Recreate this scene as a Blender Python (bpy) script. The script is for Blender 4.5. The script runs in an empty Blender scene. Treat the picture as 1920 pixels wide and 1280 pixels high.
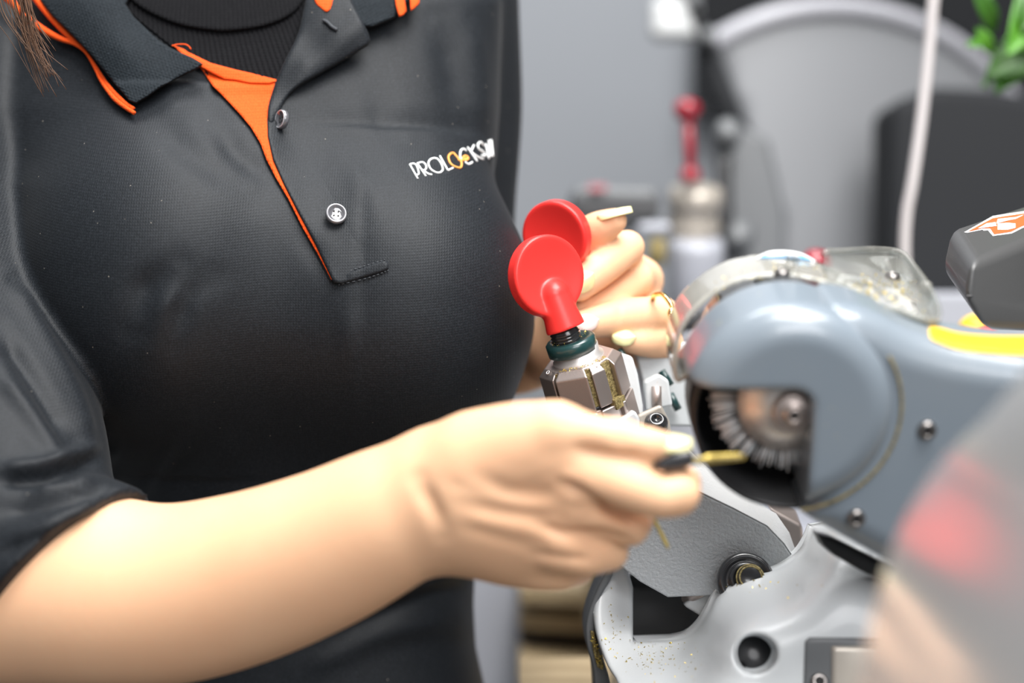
import bpy, bmesh, math, random
import numpy as np
from mathutils import Vector, Matrix
from mathutils.bvhtree import BVHTree
from mathutils.geometry import delaunay_2d_cdt
random.seed(7); rng = np.random.default_rng(7)
SC = bpy.context.scene
COL = SC.collection
# ------------------------------------------------------------------ camera, light, exposure
PITCH = math.radians(18)
CO = np.array([0.0, 0.0, 1.35])
RIGHT = np.array([1.0, 0, 0]); UP = np.array([0, math.sin(PITCH), math.cos(PITCH)]); FWD = np.array([0, math.cos(PITCH), -math.sin(PITCH)])
KP = 36 / 60 / 1920
cam_d = bpy.data.cameras.new('camera'); cam = bpy.data.objects.new('camera', cam_d); COL.objects.link(cam)
cam_d.lens = 60; cam_d.sensor_width = 36; cam_d.clip_start = 0.02
cam.location = CO; cam.rotation_euler = (math.radians(90) - PITCH, 0, 0)
cam_d.dof.use_dof = True; cam_d.dof.focus_distance = 0.725; cam_d.dof.aperture_fstop = 3.4
SC.camera = cam
w = bpy.data.worlds.new('world'); SC.world = w; w.use_nodes = True
w.node_tree.nodes['Background'].inputs[0].default_value = (0.93, 0.97, 1.0, 1)
w.node_tree.nodes['Background'].inputs[1].default_value = 0.19
def area(name, loc, target, size, energy, col=(1, 1, 1), sy=None):
    l = bpy.data.lights.new(name, 'AREA'); l.size = size; l.energy = energy; l.color = col
    if sy: l.shape = 'RECTANGLE'; l.size_y = sy
    o = bpy.data.objects.new(name, l); COL.objects.link(o); o.location = loc
    o.rotation_euler = (Vector(target) - Vector(loc)).to_track_quat('-Z', 'Y').to_euler()
area('ceiling_panel_light', (0.35, 0.45, 2.55), (0.1, 0.6, 1.0), 0.9, 39, (1, 0.985, 0.965), 0.9)
area('ceiling_panel_light', (0.40, -0.7, 2.25), (0.05, 0.6, 1.1), 0.9, 17, (0.99, 0.985, 1.0), 0.9)
area('ceiling_panel_light', (-0.1, 1.35, 2.5), (0.1, 1.9, 1.1), 0.9, 17, (0.98, 0.99, 1.0), 0.6)
SC.view_settings.view_transform = 'Standard'; SC.view_settings.look = 'None'; SC.view_settings.gamma = 1
SC.view_settings.use_curve_mapping = False
SC.view_settings.exposure = 0.45

# ------------------------------------------------------------------ coordinates
def W(px, py, d):
    px, py, d = np.broadcast_arrays(np.asarray(px, float), np.asarray(py, float), np.asarray(d, float))
    x = (px - 960) * KP * d; y = -(py - 640) * KP * d
    return CO + x[..., None] * RIGHT + y[..., None] * UP + d[..., None] * FWD
def Cm(px, py, d): return np.array([(px - 960) * KP * d, -(py - 640) * KP * d, d])     # camera metres
def c2w(v): return CO + v[..., 0:1] * RIGHT + v[..., 1:2] * UP + v[..., 2:3] * FWD
def vdir(x, y, t):                                    # direction: right, up, towards the viewer -> world unit vector
    v = x * RIGHT + y * UP - t * FWD; return v / np.linalg.norm(v)
def PY(px, py, Y):                                    # where the sight line meets the upright plane y = Y
    yk = -(py - 640) * KP; d = Y / (FWD[1] + yk * UP[1]); return W(px, py, d)
def PZ(px, py, Z):
    yk = -(py - 640) * KP; d = (Z - CO[2]) / (FWD[2] + yk * UP[2]); return W(px, py, d)
def catmull(pts, n=6, closed=False):
    P = [np.asarray(p, float) for p in pts]; N = len(P); out = []
    for i in range(N if closed else N - 1):
        if closed: a, b, c, d = P[i - 1], P[i], P[(i + 1) % N], P[(i + 2) % N]
        else: a, b, c, d = P[max(i - 1, 0)], P[i], P[i + 1], P[min(i + 2, N - 1)]
        for k in range(n):
            t = k / n
            out.append(0.5 * ((2 * b) + (c - a) * t + (2 * a - 5 * b + 4 * c - d) * t * t + (3 * b - a - 3 * c + d) * t ** 3))
    if not closed: out.append(P[-1])
    return np.array(out)

# ------------------------------------------------------------------ materials
def mat(name, col, rough=0.5, metal=0.0, bump=None, var=None, sheen=0, coat=0, sss=0, spec=0.5, trans=0, alpha=1, dust=None, emit=None):
    m = bpy.data.materials.new(name); m.use_nodes = True; nt = m.node_tree; N = nt.nodes; L = nt.links
    b = N['Principled BSDF']; b.inputs['Base Color'].default_value = (*col, 1); b.inputs['Roughness'].default_value = rough
    b.inputs['Metallic'].default_value = metal; b.inputs['Specular IOR Level'].default_value = spec
    b.inputs['Sheen Weight'].default_value = sheen; b.inputs['Coat Weight'].default_value = coat
    b.inputs['Transmission Weight'].default_value = trans; b.inputs['Alpha'].default_value = alpha
    if sss: b.inputs['Subsurface Weight'].default_value = sss; b.inputs['Subsurface Radius'].default_value = (1, 0.35, 0.2); b.inputs['Subsurface Scale'].default_value = 0.004
    tc = N.new('ShaderNodeTexCoord'); src = tc.outputs['Object']
    def noise(scale, detail=4, stretch=None):
        n = N.new('ShaderNodeTexNoise'); n.inputs['Scale'].default_value = scale; n.inputs['Detail'].default_value = detail
        if stretch:
            mp = N.new('ShaderNodeMapping'); mp.inputs['Scale'].default_value = stretch; L.new(src, mp.inputs[0]); L.new(mp.outputs[0], n.inputs['Vector'])
        else: L.new(src, n.inputs['Vector'])
        return n
    colout = None
    if var:                                            # var = (scale, other colour, lo, hi)
        n = noise(var[0], 5, var[4] if len(var) > 4 else None); r = N.new('ShaderNodeValToRGB'); r.color_ramp.elements[0].position = var[2]; r.color_ramp.elements[1].position = var[3]
        r.color_ramp.elements[0].color = (*col, 1); r.color_ramp.elements[1].color = (*var[1], 1); L.new(n.outputs[0], r.inputs[0]); colout = r.outputs[0]
    if dust:                                           # dust = (scale, colour, threshold)
        n = noise(dust[0], 2); r = N.new('ShaderNodeValToRGB'); r.color_ramp.elements[0].position = dust[2]; r.color_ramp.elements[1].position = dust[2] + 0.03
        L.new(n.outputs[0], r.inputs[0]); mx = N.new('ShaderNodeMix'); mx.data_type = 'RGBA'; L.new(r.outputs[0], mx.inputs[0])
        if colout: L.new(colout, mx.inputs[6])
        else: mx.inputs[6].default_value = (*col, 1)
        mx.inputs[7].default_value = (*dust[1], 1); colout = mx.outputs[2]
    if colout: L.new(colout, b.inputs['Base Color'])
    if bump:                                           # bump = (scale, strength, distance[, stretch])
        n = noise(bump[0], 3, bump[3] if len(bump) > 3 else None); bp = N.new('ShaderNodeBump'); bp.inputs['Strength'].default_value = bump[1]; bp.inputs['Distance'].default_value = bump[2]
        L.new(n.outputs[0], bp.inputs['Height']); L.new(bp.outputs[0], b.inputs['Normal'])
    if emit: b.inputs['Emission Color'].default_value = (*emit[0], 1); b.inputs['Emission Strength'].default_value = emit[1]
    return m
def fabric(name, col, col2, pitch=0.0011, rot=0.0, rough=0.75, sheen=0.25, strength=0.5, dust=False, spec=0.12):
    m = mat(name, col, rough, sheen=sheen, spec=spec); nt = m.node_tree; N = nt.nodes; L = nt.links; b = N['Principled BSDF']
    b.inputs['Sheen Roughness'].default_value = 0.4
    tc = N.new('ShaderNodeTexCoord'); mp = N.new('ShaderNodeMapping'); mp.inputs['Rotation'].default_value = (0, rot, 0); L.new(tc.outputs['Object'], mp.inputs[0])
    wv = N.new('ShaderNodeTexWave'); wv.inputs['Scale'].default_value = 0.314 / pitch; wv.bands_direction = 'X'; wv.inputs['Distortion'].default_value = 0.3; L.new(mp.outputs[0], wv.inputs[0])
    w2 = N.new('ShaderNodeTexWave'); w2.inputs['Scale'].default_value = 0.314 / pitch; w2.bands_direction = 'Z'; L.new(mp.outputs[0], w2.inputs[0])
    ml = N.new('ShaderNodeMath'); ml.operation = 'MULTIPLY_ADD'; L.new(wv.outputs[1], ml.inputs[0]); L.new(w2.outputs[1], ml.inputs[1]); ml.inputs[2].default_value = 0.15
    bp = N.new('ShaderNodeBump'); bp.inputs['Strength'].default_value = strength; bp.inputs['Distance'].default_value = 0.0003; L.new(ml.outputs[0], bp.inputs['Height']); L.new(bp.outputs[0], b.inputs['Normal'])
    ns = N.new('ShaderNodeTexNoise'); ns.inputs['Scale'].default_value = 1500; ns.inputs['Detail'].default_value = 2; L.new(tc.outputs['Object'], ns.inputs[0])
    r = N.new('ShaderNodeValToRGB'); r.color_ramp.elements[0].position = 0.42; r.color_ramp.elements[1].position = 0.72; r.color_ramp.elements[0].color = (*col, 1); r.color_ramp.elements[1].color = (*col2, 1)
    L.new(ns.outputs[0], r.inputs[0]); out = r.outputs[0]
    if dust:
        vn = N.new('ShaderNodeTexVoronoi'); vn.inputs['Scale'].default_value = 130; vn.inputs['Randomness'].default_value = 1; L.new(tc.outputs['Object'], vn.inputs[0])
        r2 = N.new('ShaderNodeValToRGB'); r2.color_ramp.elements[0].position = 0.028; r2.color_ramp.elements[1].position = 0.04; r2.color_ramp.elements[0].color = (1, 1, 1, 1); r2.color_ramp.elements[1].color = (0, 0, 0, 1); L.new(vn.outputs[0], r2.inputs[0])
        mx = N.new('ShaderNodeMix'); mx.data_type = 'RGBA'; L.new(r2.outputs[0], mx.inputs[0]); L.new(out, mx.inputs[6]); mx.inputs[7].default_value = (0.22, 0.2, 0.17, 1); out = mx.outputs[2]
    L.new(out, b.inputs['Base Color'])
    return m
M = {}
M['skin'] = mat('skin', (0.82, 0.495, 0.30), 0.5, sss=0.12, var=(26, (0.80, 0.45, 0.265), 0.40, 0.85), bump=(900, 0.12, 0.0004), spec=0.35)
M['nail'] = mat('pale yellow nail polish', (0.88, 0.82, 0.42), 0.18, coat=0.6)
M['nail_pink'] = mat('pale pink nail polish', (0.9, 0.68, 0.64), 0.18, coat=0.6)
M['shirt'] = fabric('black polyester knit', (0.007, 0.0088, 0.0112), (0.0165, 0.0195, 0.024), sheen=0.035, strength=0.22, rough=.55, dust=True, spec=.20)
M['collar'] = fabric('ribbed collar knit', (0.008, 0.011, 0.014), (0.016, 0.021, 0.026), pitch=0.0013, rot=0.5, sheen=0.04, strength=0.5)
M['under'] = fabric('black ribbed jersey', (0.006, 0.006, 0.007), (0.010, 0.010, 0.011), sheen=0.02, spec=.06, rough=.85)
M['orange'] = fabric('orange lining cloth', (0.72, 0.075, 0.010), (0.80, 0.10, 0.015), sheen=0.03, strength=0.4)
M['trouser'] = fabric('dark blue trouser cloth', (0.012, 0.016, 0.03), (0.02, 0.026, 0.045))
M['hair'] = mat('brown hair', (0.10, 0.045, 0.02), 0.4)
M['button'] = mat('smoky clear button plastic', (0.10, 0.10, 0.11), 0.08, coat=1, spec=0.8)
M['button_rim'] = mat('clear button rim', (0.35, 0.35, 0.37), 0.08, coat=1, spec=0.8)
M['white_thread'] = mat('white embroidery thread', (0.85, 0.87, 0.86), 0.6, bump=(2500, 0.5, 0.0002))
M['orange_thread'] = mat('orange embroidery thread', (0.95, 0.38, 0.08), 0.6, bump=(2500, 0.5, 0.0002))
M['black_thread'] = mat('black thread', (0.03, 0.034, 0.04), 0.7)
M['red'] = mat('red moulded plastic', (0.86, 0.035, 0.03), 0.36, bump=(500, 0.05, 0.0003), spec=0.45)
M['housing'] = mat('blue grey painted casting', (0.185, 0.22, 0.255), 0.30, coat=0.25, var=(25, (0.20, 0.23, 0.26), 0.4, 0.7), dust=(260, (0.36, 0.34, 0.22), 0.735))
M['casting'] = mat('light grey painted casting', (0.56, 0.58, 0.59), 0.36, coat=0.15, bump=(700, 0.12, 0.0004), dust=(420, (0.5, 0.42, 0.28), 0.74))
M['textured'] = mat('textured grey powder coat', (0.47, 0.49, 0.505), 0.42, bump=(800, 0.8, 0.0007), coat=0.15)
M['textured_lit'] = mat('grey powder coat painted lit', (0.52, 0.52, 0.52), 0.42, bump=(900, 0.5, 0.0005), coat=0.15)  # paler copy of the textured coat, overhead light put into its colour
M['black'] = mat('black plastic', (0.012, 0.012, 0.013), 0.35)
M['blackgloss'] = mat('black oxide steel', (0.02, 0.02, 0.022), 0.22, coat=0.4, spec=0.6)
M['blackbox'] = mat('black textured plastic', (0.062, 0.062, 0.062), 0.36, bump=(1600, 0.25, 0.0003), coat=0.15)
M['steel'] = mat('turned steel', (0.72, 0.69, 0.67), 0.42, 0.8, bump=(300, 0.08, 0.0002))
M['jaw'] = mat('nickel steel jaw', (0.50, 0.43, 0.40), 0.48, 1.0, bump=(2500, 0.2, 0.0002))
M['jaw_edge'] = mat('brassy dusted slot', (0.40, 0.32, 0.14), 0.6, 0.5, var=(900, (0.12, 0.09, 0.03), 0.4, 0.65), bump=(2500, 0.9, 0.0005))
M['green'] = mat('dark green rubber collar', (0.012, 0.045, 0.045), 0.28, coat=0.3)
M['brass'] = mat('brass', (0.62, 0.47, 0.12), 0.35, 0.8, bump=(900, 0.3, 0.0003))
M['gold'] = mat('polished gold', (0.95, 0.75, 0.30), 0.12, 1.0)
M['screw'] = mat('screw steel', (0.28, 0.26, 0.25), 0.3, 1.0)
M['bristle'] = mat('grey nylon bristle', (0.80, 0.82, 0.84), 0.4)
M['yellow'] = mat('yellow marking tape', (1.0, 0.58, 0.015), 0.5)
M['sticker_white'] = mat('white sticker', (0.88, 0.88, 0.88), 0.35)
M['sticker_blue'] = mat('blue sticker', (0.20, 0.50, 0.80), 0.35)
M['sticker_orange'] = mat('orange red sticker', (0.80, 0.11, 0.03), 0.35)
M['wall'] = mat('grey painted wall', (0.31, 0.325, 0.35), 0.6, var=(2, (0.29, 0.305, 0.33), 0.4, 0.7), bump=(60, 0.1, 0.001))
M['darkwall'] = mat('charcoal board', (0.016, 0.017, 0.019), 0.7, spec=.2)
M['drum'] = mat('grey satin hood', (0.20, 0.205, 0.215), 0.5)
M['drumrim'] = mat('light grey rolled rim', (0.38, 0.38, 0.41), 0.3)
M['floor'] = mat('grey floor', (0.12, 0.115, 0.11), 0.5, var=(5, (0.09, 0.085, 0.08), 0.4, 0.6))
M['wood'] = mat('pale plywood', (0.42, 0.32, 0.19), 0.6, var=(20, (0.30, 0.22, 0.12), 0.35, 0.7, (1, 8, 8)))
M['darkwood'] = mat('brown stained board', (0.07, 0.055, 0.04), 0.6, var=(30, (0.04, 0.03, 0.025), 0.35, 0.7))
M['white'] = mat('white plastic', (0.5, 0.51, 0.51), 0.4)
M['cable'] = mat('grey white cable sheath', (0.50, 0.47, 0.47), 0.5)
M['leaf'] = mat('fresh green leaf', (0.05, 0.19, 0.012), 0.5, var=(30, (0.09, 0.27, 0.02), 0.4, 0.65))
M['leaf2'] = mat('dark green leaf', (0.03, 0.11, 0.01), 0.45, var=(30, (0.06, 0.17, 0.02), 0.4, 0.65))
M['grey_metal'] = mat('warm grey metal', (0.42, 0.38, 0.33), 0.35, 0.3)
M['greyplastic'] = mat('pale grey machine paint', (0.36, 0.37, 0.41), 0.4)
M['midgrey'] = mat('mid grey machine paint', (0.11, 0.115, 0.12), 0.45)
M['crimson'] = mat('crimson enamel', (0.26, 0.005, 0.018), 0.25, coat=0.4)
M['shield'] = mat('polished grey cover', (0.50, 0.50, 0.495), 0.16, 0.55)
def clearmat(nm, lo, hi):
    m = bpy.data.materials.new(nm); m.use_nodes = True; nt = m.node_tree; N = nt.nodes; L = nt.links
    b = N['Principled BSDF']; b.inputs['Base Color'].default_value = (0.42, 0.41, 0.37, 1); b.inputs['Roughness'].default_value = 0.18; b.inputs['Coat Weight'].default_value = 1
    t = N.new('ShaderNodeBsdfTransparent'); t.inputs[0].default_value = (0.93, 0.95, 0.95, 1)
    tc = N.new('ShaderNodeTexCoord'); n = N.new('ShaderNodeTexNoise'); n.inputs['Scale'].default_value = 60; L.new(tc.outputs['Object'], n.inputs[0])
    r = N.new('ShaderNodeMapRange'); r.inputs[1].default_value = 0.3; r.inputs[2].default_value = 0.7; r.inputs[3].default_value = lo; r.inputs[4].default_value = hi; L.new(n.outputs[0], r.inputs[0])
    mx = N.new('ShaderNodeMixShader'); L.new(r.outputs[0], mx.inputs[0]); L.new(t.outputs[0], mx.inputs[1]); L.new(b.outputs[0], mx.inputs[2])
    L.new(mx.outputs[0], N['Material Output'].inputs[0]); return m
M['clear'] = clearmat('clear acrylic wing', .20, .36); M['hood'] = clearmat('smoky acrylic hood', .80, .94)

# ------------------------------------------------------------------ object helpers
def tag(o, label=None, cat=None, group=None, kind=None):
    if label: o['label'] = label
    if cat: o['category'] = cat
    if group: o['group'] = group
    if kind: o['kind'] = kind
    return o
ROOT = {}
def thing(name, label, cat, loc, group=None):
    o = bpy.data.objects.new(name, None); COL.objects.link(o); o.location = loc; o.empty_display_size = 0.02
    ROOT[o] = np.array(loc, float); return tag(o, label, cat, group)
def make(name, V, F, m, parent=None, smooth=True, recalc=True, loc=None):
    """V world coordinates; one mesh object"""
    V = np.asarray(V, float)
    L = ROOT[parent] if parent is not None else (np.array(loc, float) if loc is not None else np.array([V[:, 0].mean(), V[:, 1].mean(), V[:, 2].min()]))
    me = bpy.data.meshes.new(name)
    if isinstance(F, np.ndarray) and F.ndim == 2:
        n, k = F.shape; me.vertices.add(len(V)); me.vertices.foreach_set('co', (V - L).astype(np.float32).ravel())
        me.loops.add(n * k); me.loops.foreach_set('vertex_index', F.astype(np.int32).ravel())
        me.polygons.add(n); me.polygons.foreach_set('loop_start', np.arange(0, n * k, k, dtype=np.int32)); me.polygons.foreach_set('loop_total', np.full(n, k, np.int32))
        me.update(calc_edges=True)
    else: me.from_pydata((V - L).tolist(), [], [list(map(int, f)) for f in F])
    if recalc:
        bm = bmesh.new(); bm.from_mesh(me); bmesh.ops.recalc_face_normals(bm, faces=bm.faces); bm.to_mesh(me); bm.free()
    me.polygons.foreach_set('use_smooth', [smooth] * len(me.polygons))
    me.materials.append(M[m]); me.update()
    o = bpy.data.objects.new(name, me); COL.objects.link(o)
    if parent is not None: o.parent = parent
    else: o.location = L
    ROOT[o] = L
    return o
def bevel(o, w, seg=2, ang=35):
    b = o.modifiers.new('bevel', 'BEVEL'); b.width = w; b.segments = seg; b.limit_method = 'ANGLE'; b.angle_limit = math.radians(ang)
    if seg > 1:
        for p in o.data.polygons: p.use_smooth = True
        wn = o.modifiers.new('wn', 'WEIGHTED_NORMAL'); wn.keep_sharp = False
    return o
def frame(a, ref=None):
    a = np.asarray(a, float); a = a / np.linalg.norm(a)
    r = np.array([1.0, 0, 0]) if ref is None else np.asarray(ref, float)
    if abs(a @ r) > 0.95: r = np.array([0, 1.0, 0])
    u = r - (r @ a) * a; u /= np.linalg.norm(u); v = np.cross(a, u); return u, v, a
def lathe(c, axis, prof, seg=40, capped=True):
    u, v, a = frame(axis); V = []; F = []
    for r, h in prof:
        for k in range(seg):
            t = 2 * math.pi * k / seg; V.append(np.asarray(c) + a * h + u * r * math.cos(t) + v * r * math.sin(t))
    n = len(prof)
    for i in range(n - 1):
        for k in range(seg): F.append([i * seg + k, i * seg + (k + 1) % seg, (i + 1) * seg + (k + 1) % seg, (i + 1) * seg + k])
    if capped: F.append(list(range(seg))[::-1]); F.append([(n - 1) * seg + k for k in range(seg)])
    return V, F
def tube(P, R, seg=8, cap=True):
    P = np.asarray(P, float); n = len(P); R = np.broadcast_to(np.asarray(R, float), (n,)); V = []; F = []
    T = np.gradient(P, axis=0); T /= np.linalg.norm(T, axis=1)[:, None] + 1e-12
    u = frame(T[0])[0]
    for i in range(n):
        u = u - (u @ T[i]) * T[i]; u /= np.linalg.norm(u); v = np.cross(T[i], u)
        for k in range(seg):
            t = 2 * math.pi * k / seg; V.append(P[i] + R[i] * (u * math.cos(t) + v * math.sin(t)))
    for i in range(n - 1):
        for k in range(seg): F.append([i * seg + k, i * seg + (k + 1) % seg, (i + 1) * seg + (k + 1) % seg, (i + 1) * seg + k])
    if cap: F.append(list(range(seg))[::-1]); F.append([(n - 1) * seg + k for k in range(seg)])
    return V, F
def join(*vf):
    V = []; F = []
    for v, f in vf:
        o = len(V); V += list(v); F += [[i + o for i in q] for q in f]
    return V, F
def prism(front, back):
    n = len(front); V = list(front) + list(back)
    F = [list(range(n)), list(range(n, 2 * n))[::-1]] + [[i, (i + 1) % n, n + (i + 1) % n, n + i] for i in range(n)]
    return V, F
def box(c, ax, h):
    """centre, three axes, half sizes"""
    c = np.asarray(c); V = [c + ax[0] * h[0] * i + ax[1] * h[1] * j + ax[2] * h[2] * k for i in (-1, 1) for j in (-1, 1) for k in (-1, 1)]
    return V, [[0, 1, 3, 2], [4, 6, 7, 5], [0, 4, 5, 1], [2, 3, 7, 6], [0, 2, 6, 4], [1, 5, 7, 3]]
WAX = [np.array([1.0, 0, 0]), np.array([0, 1.0, 0]), np.array([0, 0, 1.0])]
CAX = [RIGHT, UP, -FWD]

# -- polygon tools (pixel plane)
def inside(P, poly):
    x, y = P[:, 0], P[:, 1]; c = np.zeros(len(P), bool); n = len(poly)
    for i in range(n):
        x1, y1 = poly[i]; x2, y2 = poly[(i + 1) % n]
        if y1 == y2: continue
        m = ((y1 > y) != (y2 > y)) & (x < (x2 - x1) * (y - y1) / (y2 - y1) + x1); c ^= m
    return c
def pdist(P, poly, closed=True):
    n = len(poly); best = np.full(len(P), 1e9)
    for i in range(n if closed else n - 1):
        a = np.asarray(poly[i], float); b = np.asarray(poly[(i + 1) % n], float); ab = b - a
        t = np.clip(((P - a) @ ab) / (ab @ ab + 1e-12), 0, 1); q = a + t[:, None] * ab
        best = np.minimum(best, np.hypot(*(P - q).T))
    return best
def densify(poly, step):
    out = []; n = len(poly)
    for i in range(n):
        a = np.asarray(poly[i], float); b = np.asarray(poly[(i + 1) % n], float); k = max(1, int(np.ceil(np.linalg.norm(b - a) / step)))
        for j in range(k): out.append(a + (b - a) * j / k)
    return np.array(out)
def patch(name, poly, dfun, thick, m, parent=None, res=8, holes=(), edge=None, place=W, backdir=None, smooth=True):
    """solid relief: outline in image proportions, its own depth everywhere, real thickness"""
    B = densify(poly, res); HB = [densify(h, min(res, 6)) for h in holes]
    x0, y0 = B.min(0); x1, y1 = B.max(0)
    gx, gy = np.meshgrid(np.arange(x0, x1, res), np.arange(y0, y1, res)); G = np.stack([gx.ravel() + rng.uniform(-.1, .1, gx.size), gy.ravel() + rng.uniform(-.1, .1, gx.size)], 1)
    G = G[inside(G, B)]; G = G[pdist(G, B) > res * 0.5]
    for h in HB: G = G[~inside(G, h)]; G = G[pdist(G, h) > res * 0.5]
    if edge:
        al = [B] + HB; pd = lambda q: np.minimum.reduce([pdist(q, b) for b in al]); G = G[pd(G) > edge[0] * 1.05] if len(G) else G; rings = []
        for f_ in (0.12, 0.35, 0.65, 0.98):
            for bi, b in enumerate(al):
                tn = np.roll(b, -1, 0) - np.roll(b, 1, 0); tn /= np.linalg.norm(tn, axis=1)[:, None] + 1e-9; nn = np.stack([-tn[:, 1], tn[:, 0]], 1)
                for sg in (1, -1):
                    q = b + nn * sg * edge[0] * f_; k = inside(q, B)
                    for h in HB: k &= ~inside(q, h)
                    q = q[k]
                    if len(q): q = q[pd(q) > edge[0] * f_ * .93]; rings.append(q)
        G = np.concatenate([G] + rings)
    pts = [B] + HB + [G]; P = np.concatenate(pts); E = []; o = 0
    for b in [B] + HB: E += [(o + i, o + (i + 1) % len(b)) for i in range(len(b))]; o += len(b)
    r = delaunay_2d_cdt([Vector(p) for p in P], E, [], 0, 1e-5)
    P2 = np.array([tuple(v) for v in r[0]]); T = np.array([f for f in r[2] if len(f) == 3]); c = P2[T].mean(1)
    ok = inside(c, B)
    for h in HB: ok &= ~inside(c, h)
    T = T[ok]; dd = pdist(P2, B)
    for h in HB: dd = np.minimum(dd, pdist(P2, h))
    D = np.array(dfun(P2[:, 0], P2[:, 1]), float) * np.ones(len(P2))
    if edge:
        er, ed = edge; q = np.clip(1 - dd / er, 0, 1); D = D + ed * (1 - np.sqrt(np.clip(1 - q * q, 0, 1)))
    Vf = place(P2[:, 0], P2[:, 1], D); bd = FWD if backdir is None else np.asarray(backdir); Vb = Vf + bd * thick
    n = len(P2); ec = {}
    for t in T:
        for i in range(3):
            k = (t[i], t[(i + 1) % 3]); ec[k] = 1
    F = T.tolist() + [[n + a for a in t[::-1]] for t in T.tolist()]
    for (a, b) in list(ec):
        if (b, a) not in ec: F.append([a, b, n + b, n + a][::-1])
    V = np.concatenate([Vf, Vb]); used = np.unique(np.concatenate([np.array(f) for f in F])); mp = {u: i for i, u in enumerate(used)}
    return make(name, V[used], [[mp[i] for i in f] for f in F], m, parent, smooth)
def tps(ctrl):
    """smooth depth surface through control points (px, py, depth)"""
    C = np.array(ctrl, float); P = C[:, :2] / 100; n = len(P)
    U = lambda r: np.where(r > 0, r * r * np.log(r + 1e-12), 0)
    K = U(np.linalg.norm(P[:, None] - P[None], axis=2)) + np.eye(n) * 0.002; Q = np.hstack([np.ones((n, 1)), P])
    A = np.block([[K, Q], [Q.T, np.zeros((3, 3))]]); s = np.linalg.solve(A, np.concatenate([C[:, 2], np.zeros(3)]))
    def f(x, y):
        q = np.stack([np.asarray(x, float), np.asarray(y, float)], -1) / 100
        return U(np.linalg.norm(q[..., None, :] - P, axis=-1)) @ s[:n] + s[n] + q @ s[n + 1:]
    return f
class Surf:
    """depth of a finished surface along a sight line"""
    def __init__(s, V, F): s.t = BVHTree.FromPolygons([tuple(v) for v in V], [list(map(int, f)) for f in F], all_triangles=False)
    def __call__(s, px, py, off=0.0, default=0.76):
        px, py = np.broadcast_arrays(np.atleast_1d(np.asarray(px, float)), np.atleast_1d(np.asarray(py, float))); out = np.empty(px.shape)
        for i, (a, b) in enumerate(zip(px.ravel(), py.ravel())):
            d = W(a, b, 1.0) - CO; h = s.t.ray_cast(Vector(CO), Vector(d).normalized(), 3)
            if h[0] is None: out.flat[i] = default
            else: out.flat[i] = (np.array(h[0]) - CO) @ FWD
            default = out.flat[i]
        return out - off

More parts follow.
